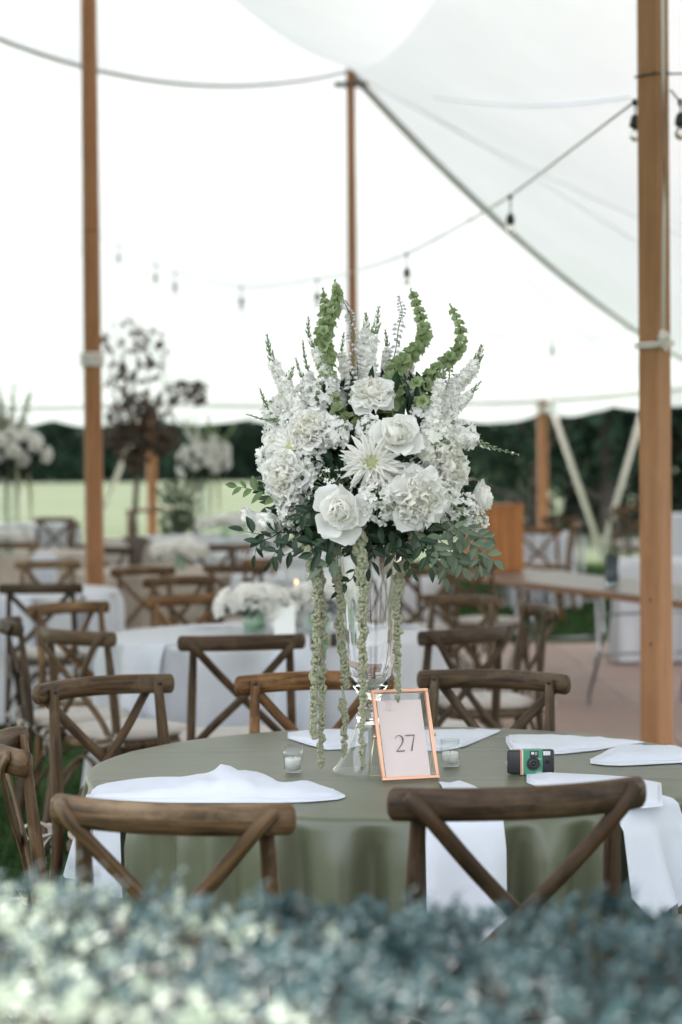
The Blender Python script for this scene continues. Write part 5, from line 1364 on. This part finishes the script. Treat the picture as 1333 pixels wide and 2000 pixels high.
# ================================================================== TALL FAR BOUQUETS
def far_bouquet(label, vlabel, x, y, z, sc, seed):
    r = random.Random(seed)
    vs = thing('glass_stand', vlabel, 'vase', (x, y, z))
    g = MB(); g.lathe([(rr * sc, zz * sc) for rr, zz in [(.001, 0), (.09, 0), (.08, .018), (.045, .07), (.03, .12), (.025, .16), (.045, .21), (.065, .3), (.075, .42), (.08, .54), (.077, .54), (.07, .42), (.06, .3), (.035, .21), (.001, .195)]], 28)
    g.build('glass', 'thin', vs)
    t = thing('bouquet', label, 'bouquet', (x, y, z + .52 * sc), 0, 'tall bouquets on the far tables')
    fo = MB()
    for k in range(420):
        q = Vector((r.gauss(0, 1), r.gauss(0, 1), r.gauss(0, 1))).normalized() * r.uniform(.3, 1); p = Vector((q.x * .23, q.y * .23, .2 + q.z * .15)) * sc
        fo.xf(leafbasis(p, q + Vector((0, 0, -.3)), q.cross(Vector((.1, .3, 1))), .065 * sc), LF[k % 3])
    tag(fo.build('foliage', 'leaf', t), kind='stuff')
    for k in range(34):
        a = k * 2.39996; zz = 1 - 1.5 * (k + .5) / 34; s = sqrt(1 - min(1, zz * zz) * .9); d = Vector((cos(a) * s, sin(a) * s, zz))
        j_ = r.uniform(.7, 1.22); p = Vector((d.x * .25 * j_, d.y * .25 * j_, .22 + d.z * .19 * j_)) * sc; c = MB(); rr = r.uniform(.046, .066) * sc
        for j in range(16):
            tt = (j + .5) / 16; c.xf(petal_mat(j * 2.4, .1 + 1.2 * tt, rr * (.05 + .35 * tt), 0, rr * .9, rr * .8), PB[j % 3])
        c.build('bloom', 'petal', t, mw=basis(p, d, 0))
    for k in range(13):
        a = r.uniform(0, 6.3); l = r.uniform(.25, .48); tilt = r.uniform(.1, .8); d = Vector((cos(a) * sin(tilt), sin(a) * sin(tilt), cos(tilt))); c = MB()
        p0 = Vector((d.x * .1, d.y * .1, .25)) * sc; c.tube([p0, p0 + d * l * sc], .003, n=4, mi=1)
        for j in range(26):
            u = j / 26; q = p0 + d * l * sc * (.3 + .7 * u); s = .03 * (1 - .6 * u) * sc; c.ball(q + Vector((r.uniform(-1, 1), r.uniform(-1, 1), r.uniform(-1, 1))) * s * .8, s * .7, n=5, m=3, mi=0 if (u < .6 and k % 2) else 2)
        c.build('flower_spike', ['petal', 'stem', 'bells'], t)
    for k in range(4):
        a = k * 1.6 + .4; c = MB(); x0, y0 = cos(a) * .12 * sc, sin(a) * .12 * sc; c.tube([(x0, y0, .12 * sc), (x0 * 1.2, y0 * 1.2, -.1 * sc), (x0 * 1.2, y0 * 1.2, (-.3 - .1 * (k % 2)) * sc)], [.016 * sc, .012 * sc, .006 * sc], n=7); c.build('amaranthus_strand', 'amar', t)
far_bouquet('tall white bouquet over the champagne table at the left edge', 'tall clear glass stand on the champagne table', xat(24, 18, .8), 18, .76 + ground(0, 18) + .003, 1.24, 1)
far_bouquet('round white bouquet on the far table between bronze tree and main bouquet', 'clear glass stand on the far white table', xat(402, 20, .9), 20, .76 + ground(0, 20) + .003, 1.02, 2)

# low centrepieces
def low_flowers(label, x, y, z, n=9, w=.14, seed=0, vessel='greenglass', sz=.052):
    r = random.Random(seed); t = thing('low_centrepiece', label, 'flowers', (x, y, z), 0, 'low white flower centrepieces')
    g = MB(); g.lathe([(.001, 0), (.045, 0), (.055, .03), (.05, .07), (.042, .09), (.045, .1), (.041, .1), (.045, .07), (.05, .03), (.001, .006)], 24); g.build('bowl', vessel, t)
    for k in range(n):
        a = k * 2.39996; q = sqrt((k + .5) / n); d = Vector((cos(a) * q, sin(a) * q * .7, 1.05 - q * .9)).normalized(); p = Vector((cos(a) * q * w, sin(a) * q * w * .7, .13 + (1 - q) * .07 + r.uniform(-.015, .015))); c = MB(); rr = sz * r.uniform(.85, 1.2)
        for j in range(22):
            tt = (j + .5) / 22; c.xf(petal_mat(j * 2.4, .1 + 1.25 * tt, rr * (.05 + .35 * tt), 0, rr * .95, rr * .85), PB[j % 3])
        c.build('bloom', 'petal', t, mw=basis(p, d, 0))
    fo = MB()
    for k in range(90):
        a = r.uniform(0, 6.3); q = r.uniform(.2, 1.1); p = Vector((cos(a) * q * w, sin(a) * q * w * .7, .10 + r.uniform(-.02, .07))); fo.xf(leafbasis(p, Vector((cos(a), sin(a), r.uniform(-.5, .5))), Vector((0, 0, 1)), .05), LF[k % 3])
    tag(fo.build('foliage', 'leaf', t), kind='stuff')
low_flowers('low white flowers in green glass at the left on the white round table', xat(497, 8.95, .86), 8.95, .763, 14, .17, 1)
low_flowers('low white flowers in green glass behind the hanging green strands', xat(622, 9.1, .86), 9.1, .763, 10, .13, 2, sz=.055)
low_flowers('low white flowers on the far table under the round white bouquet', xat(440, 19.6, .95), 19.6, .76 + ground(0, 19.6) + .004, 14, .30, 3, sz=.06)
low_flowers('low white flowers at the left edge under the tall far bouquet', xat(20, 17.7, .95), 17.6, .76 + ground(0, 17.6) + .004, 12, .22, 4, sz=.055)
low_flowers('low white flowers on the table behind the glass vase', xat(690, 14.5, .9), 14.5, .763, 9, .16, 5, sz=.05)
low_flowers('low cream flowers on the pale table between the brown chairs', xat(352, 15.3, .9), 15.3, .766 + ground(0, 15.3), 12, .22, 6, sz=.06)
low_flowers('low white flowers right of the far round bouquet', xat(470, 20.2, .95), 20.2, .766 + ground(0, 20.2), 12, .26, 7, sz=.06)
# small card on the white table
cp = onz(556, 1240, .763)
cd = MB(); cd.box((0, 0, .065), (.095, .004, .13), rot=None); c_ = cd.build('table_card', 'whiteprint'); c_.location = cp; c_.rotation_euler = (radians(-8), 0, .05)
tag(c_, 'pale card standing before the low flowers on the white round table', 'table card')
# pillar candles in glass
def pillar(label, px, D, z, h, r, gh, lit=True):
    t = thing('pillar_candle', label, 'candle', (xat(px, D, z + h / 2), D, z))
    w = MB(); w.lathe([(.001, 0), (r, 0), (r, h - .004), (r - .006, h), (.001, h - .006)], 20); c = w.build('wax', 'wax', t)
    if lit:
        f = MB(); f.lathe([(.0005, 0), (.006, .008), (.0075, .016), (.004, .03), (.0003, .042)], 10, c=(0, 0, h)); f.build('flame', 'flame', c)
    g = MB(); g.lathe([(.001, -.001), (r * 1.5, -.001), (r * 1.5, gh), (r * 1.44, gh), (r * 1.44, .004), (.001, .004)], 24); g.build('glass', 'thin', t)
pillar('tall lit pillar candle in a glass cylinder behind the white round table', 578, 12.0, .76, .17, .055, .30) if False else None
pillar('lit pillar candle in the taller glass cylinder on the white round table', 580, 9.35, .763, .185, .036, .30)
pillar('lit candle in a glass cylinder among the low flowers of the white round table', 508, 9.25, .763, .12, .03, .20)
d2 = onz(633, 1264, .763)
t = disposable('dark disposable camera on the white round table behind the hanging green strands', (d2.x, d2.y + .02, .763), radians(182))
# napkins on the other tables
def table_napkin(label, C, a0, a1, r0, L, z=0, seed=0, H=.76, Rt=TR): hang_napkin(label, a0, a1, r0, L, C=C, seed=seed, Rt=Rt, H=H + z)
hang_napkin('white napkin hanging at the right of the left white table', 52, 66, .45, .26, C=Vector((T3x, 12.7, 0)), seed=3)
hang_napkin('white napkin hanging behind the dark chair of the left white table', 12, 24, .45, .30, C=Vector((T3x, 12.7, 0)), seed=4)
hang_napkin('white napkin hanging over the left side of the white round table', -52, -34, .4, .30, C=Vector((T2x, 8.95, 0)), seed=5, Rt=.74)
hang_napkin('white napkin hanging over the front of the white round table', 2, 16, .4, .30, C=Vector((T2x, 8.95, 0)), seed=6, Rt=.74)
hang_napkin('white napkin on the champagne table', 20, 36, .4, .25, C=Vector((T5x, 18.0, 0)), seed=7, H=.76 + ground(0, 18))
def flat_cloth(label, px, D, z, w, d):
    b = MB(); b.grid([[Vector((-w / 2 + w * i / 6, -d / 2 + d * j / 4, .012 * abs(noise.noise(Vector((i * .7, j * .9, px)))) + .002)) for i in range(7)] for j in range(5)]); o = b.build('napkin', 'napkin'); o.location = (xat(px, D, z), D, z); tag(o, label, 'napkin', 'white folded napkins')
flat_cloth('white napkin lying at the left back of the white round table', 430, 9.35, .763, .3, .16)
flat_cloth('white napkin lying at the right back of the white round table', 760, 9.25, .763, .28, .16)

# white draped long table behind the bar at the right
def drape_box(label, tl, x, y, w, d, h, rz, m, z=0, seed=1):
    t = thing('long_table', tl, 'table', (x, y, z), rz)
    tp = MB(); tp.box((0, 0, h - .015), (w - .01, d - .01, .02)); tp.build('tabletop', 'bark', t)
    for sx in (-1, 1):
        for sy in (-1, 1): l = MB(); l.tube([(sx * (w / 2 - .1), sy * (d / 2 - .1), 0), (sx * (w / 2 - .1), sy * (d / 2 - .1), h - .03)], .015, n=6); l.build('leg', 'metal', t)
    b = MB(); n = 160; per = 2 * (w + d); rows = []
    def pt(s):
        s %= per
        if s < w: return Vector((-w / 2 + s, -d / 2, 0)), Vector((0, -1, 0))
        s -= w
        if s < d: return Vector((w / 2, -d / 2 + s, 0)), Vector((1, 0, 0))
        s -= d
        if s < w: return Vector((w / 2 - s, d / 2, 0)), Vector((0, 1, 0))
        s -= w; return Vector((-w / 2, d / 2 - s, 0)), Vector((-1, 0, 0))
    for t_ in (1, .8, .6, .4, .2, .06, 0):
        row = []
        for k in range(n):
            p, nr = pt(per * k / n); f = sin(k * .55 + seed) * .5 + sin(k * .23 + 1) * .5
            row.append(p + nr * (.01 + .035 * t_ * (1 + f)) + Vector((0, 0, h - (h - .02) * t_)))
        rows.append(row)
    b.grid(rows, closed=True); b.face([6 * n + k for k in range(n)], None, 0, False)
    c = b.build('tablecloth', m); c.location = (x, y, z); c.rotation_euler = (0, 0, rz); tag(c, label, 'tablecloth')
drape_box('white floor length cloth draped over the long table behind the bar at the right edge', 'long table under white cloth behind the bar at the right edge', xat(1352, 15.4, .5), 15.4, 1.15, .7, .78, radians(-8), 'linen', z=DK)
drape_box('white cloth on the table beyond the lawn at the far right', 'far long table at the right edge', xat(1500, 21, .9), 21, 2.2, .8, .85, radians(-5), 'linen', z=.2, seed=4)

# ================================================================== LOUNGE CORNER (left, behind the chairs)
def sofa(label, px, D, rz, w=1.2):
    x = xat(px, D, .5); z = ground(x, D); t = thing('rattan_sofa', label, 'sofa', (x, D, z), rz)
    sub('base', (0, 0, .19), (w, .7, .30), 'rattan', t, .03); sub('backrest', (0, .30, .52), (w, .12, .40), 'rattan', t, .04)
    for s in (-1, 1): sub('armrest', (s * (w / 2 - .06), -.05, .42), (.12, .60, .22), 'rattan', t, .04)
    for k in range(2): sub('seat_cushion', ((k - .5) * (w - .26) / 2, -.05, .40), ((w - .28) / 2, .56, .12), 'cushion', t, .04)
    for k in range(2):
        f = MB(); f.box((0, 0, 0), (w, .012, .02)); 
    for s in (-1, 1): 
        for s2 in (-1, 1): sub('foot', (s * (w / 2 - .06), s2 * .28, .02), (.05, .05, .05), 'rattan', t, .005)
    return t, x, z
s1, sx_, sz_ = sofa('dark rattan sofa with cream cushions right of the round tent pole', 250, 19.5, radians(12), 1.15)
def pillow(label, px, py, D, s, rz, m):
    p = at(px, py, D); b = MB(); rows = []
    for i in range(11):
        v_ = -1 + 2 * i / 10; rows.append([Vector((math.copysign(abs(cos(2 * pi * k / 24)) ** .6, cos(2 * pi * k / 24)) * s / 2 * (1 - .999 * abs(v_) ** 4) ** .5, math.copysign(abs(sin(2 * pi * k / 24)) ** .6, sin(2 * pi * k / 24)) * s / 2 * (1 - .999 * abs(v_) ** 4) ** .5, v_ * s * .2)) for k in range(24)])
    b.grid(rows, closed=True); o = b.build('pillow', m); o.location = p; o.rotation_euler = (radians(70), 0, rz); tag(o, label, 'pillow')
pillow('cream pillow leaning on the left arm of the rattan sofa', 219, 1092, 19.1, .42, .7, 'cushion')
pillow('cream pillow resting on the right end of the rattan sofa', 312, 1100, 19.2, .42, -.5, 'cushion')
pillow('brown pillow in the middle of the rattan sofa', 262, 1084, 19.3, .38, .1, 'rattan')
def simple_table(label, px, D, w, d, h, m, rz=0):
    x = xat(px, D, h); z = ground(x, D); t = thing('side_table', label, 'table', (x, D, z), rz)
    sub('tabletop', (0, 0, h - .02), (w, d, .04), m, t, .008)
    for sx in (-1, 1):
        for sy in (-1, 1): sub('leg', (sx * (w / 2 - .04), sy * (d / 2 - .04), (h - .04) / 2), (.04, .04, h - .04), m, t, .004)
    return t
simple_table('copper brown wooden console behind the rattan sofa', 300, 22.5, .62, .4, .92, 'barrim', radians(8))
def planter(label, px, D, w, h, n=260, fh=.5):
    x = xat(px, D, h / 2); z = ground(x, D); t = thing('planter', label, 'planter', (x, D, z))
    sub('tub', (0, 0, h / 2), (w, w * .8, h), 'black', t, .015); sub('rim', (0, 0, h + .012), (w + .04, w * .8 + .04, .05), 'barrim', t, .01)
    f = MB()
    for k in range(n):
        a = R.uniform(0, 6.3); q = R.random(); p = Vector((cos(a) * q * w * .5, sin(a) * q * w * .4, h + .05 + R.random() ** 1.3 * fh)); f.xf(leafbasis(p, Vector((cos(a), sin(a), R.uniform(.2, 1.2))), rv(1), .11), LF[k % 3])
    f.build('foliage', 'leafsage', t)
planter('black planter box with wooden rim and light green plants left of the far white table', 357, 21.5, .44, .62, fh=.55)

# ---- bronze leafed tree
def bronze_tree():
    D = 21.0; base = Vector((xat(262, D, 1), D, ground(0, D))); t = thing('bronze_tree', 'small bronze leafed tree between the round tent pole and the far white bouquet', 'tree', tuple(base))
    r = random.Random(4); tr = MB(); lf = MB()
    def T(px, py, dd=0): return at(px, py, D + dd) - base
    limbs = [[(262, 1150), (264, 1000), (268, 930), (262, 860), (250, 800), (245, 740), (240, 690), (232, 645)],
             [(268, 930), (280, 880), (286, 820), (290, 760), (285, 700), (292, 650)],
             [(280, 880), (300, 840), (330, 800), (360, 775), (385, 755), (408, 748)],
             [(262, 860), (240, 830), (225, 790), (215, 740)], [(250, 800), (265, 740), (270, 680), (262, 632)], [(286, 820), (310, 790), (322, 740), (325, 690)], [(330, 800), (345, 830), (352, 860)]]
    for L_ in limbs:
        P = catmull([T(x, y, r.uniform(-.15, .15)) for x, y in L_], 5); tr.tube(P, [max(.004, .02 * (1 - i / len(P))) if L_ is not limbs[0] else max(.005, .04 * (1 - i / len(P))) for i in range(len(P))], n=6)
    tr.build('trunk', 'bark', t)
    blobs = [(258, 830, 50, 70, 210), (285, 800, 45, 40, 80), (240, 850, 35, 40, 80), (245, 745, 45, 55, 70), (295, 690, 34, 50, 42), (250, 660, 50, 34, 38), (365, 765, 42, 26, 90), (320, 860, 30, 30, 110), (268, 890, 26, 35, 70)]
    for (x, y, wx, wy, n) in blobs:
        for _ in range(n):
            a = r.uniform(0, 6.3); q = r.random() ** .6; p = T(x + cos(a) * q * wx, y + sin(a) * q * wy, r.uniform(-.25, .25))
            lf.xf(leafbasis(p, Vector((r.uniform(-1, 1), r.uniform(-1, 1), r.uniform(-1.2, .3))), Vector((r.uniform(-1, 1), r.uniform(-1, 1), r.uniform(0, 1))), r.uniform(.06, .105)), LF2)
    lf.build('crown', 'redleaf', t)
LF2 = leaf_mesh('leaf', 'redleaf', W=.75, fold=.12, droop=.1, nx=2, nz=3)
bronze_tree()

# ================================================================== HEDGE IN THE FOREGROUND
hd = thing('hedge', 'clipped blue green small leaved hedge along the bottom in front of the camera', 'hedge', (0, 1.9, 0))
HB = MB()
def htop(x, y): return .978 + .020 * noise.noise(Vector((x * 3, y * 3, 0))) + .022 * noise.noise(Vector((x * 9, y * 9, 3))) - .5 * max(0, y - 2.22) ** 1.2 - .55 * max(0, 1.62 - y) + .018 * smooth(-.05, .3, -x)
HL = MB()
hleaf = leaf_mesh('leaf', 'hedge', W=.52, fold=.2, droop=.15, nx=2, nz=3)
for k in range(6200):
    x = R.uniform(-.74, .74); y = R.uniform(1.2, 2.36); q = R.random(); z = htop(x, y) - (q ** 2) * .11
    if k % 9 == 0: y = 2.3 + R.uniform(0, .12); z = htop(x, y) - R.random() * .5
    pale = noise.noise(Vector((x * 3.5 + 4, y * 5, 2))) * .9 + (.42 - x * 1.9 - abs(y - 1.68) * .8) + R.uniform(-.35, .35)  # paints a sun patch towards the left by choosing the lighter leaf colour
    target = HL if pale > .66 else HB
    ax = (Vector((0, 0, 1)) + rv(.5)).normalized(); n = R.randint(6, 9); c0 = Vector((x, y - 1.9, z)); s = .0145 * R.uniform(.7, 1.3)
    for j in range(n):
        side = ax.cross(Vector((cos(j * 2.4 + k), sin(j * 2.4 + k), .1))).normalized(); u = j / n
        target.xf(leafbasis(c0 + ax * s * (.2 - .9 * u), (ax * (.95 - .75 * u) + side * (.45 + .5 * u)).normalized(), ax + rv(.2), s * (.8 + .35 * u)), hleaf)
# taller shoots along the back edge
for _ in range(95):
    x = R.uniform(-.6, .6) ; y = 2.2 + R.uniform(-.3, .1); h = R.uniform(.015, .045); z0 = htop(x, y) - .01
    for k in range(9):
        u = k / 8; a = k * 2.4; HB.xf(leafbasis(Vector((x + .01 * u, y - 1.9, z0 + h * u)), Vector((cos(a), sin(a), .9)), Vector((0, 0, 1)), .018 * (1 - .3 * u)), hleaf)
tag(HB.build('foliage', 'hedge', hd), kind='stuff'); tag(HL.build('painted_sun_foliage', 'hedgesun', hd), kind='stuff')
TW = MB()
for _ in range(420):
    x = R.uniform(-.95, .95); y = R.uniform(1.15, 2.35); zt = htop(x, y); TW.tube([(x + R.uniform(-.05, .05), y - 1.9, zt - .4), (x, y - 1.9, zt - .02)], .002, n=4)
for k in range(16):
    x = -.95 + 1.9 * k / 15; TW.tube([(x, -.15, .0), (x + .03, -.1, .35), (x, -.15, .75)], [.02, .014, .008], n=6)
tag(TW.build('twigs', 'twig', hd), kind='stuff')
cr_ = MB(); rows = []  # hedge core as a dark twig-brown sheet, painting the shade between the leaves
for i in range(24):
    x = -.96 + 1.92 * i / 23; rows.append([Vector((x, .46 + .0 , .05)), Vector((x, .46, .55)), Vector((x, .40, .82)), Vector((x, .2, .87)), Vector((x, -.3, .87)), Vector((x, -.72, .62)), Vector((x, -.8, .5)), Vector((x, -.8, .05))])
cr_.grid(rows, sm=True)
tag(cr_.build('core_shade', 'twig', hd), kind='stuff')
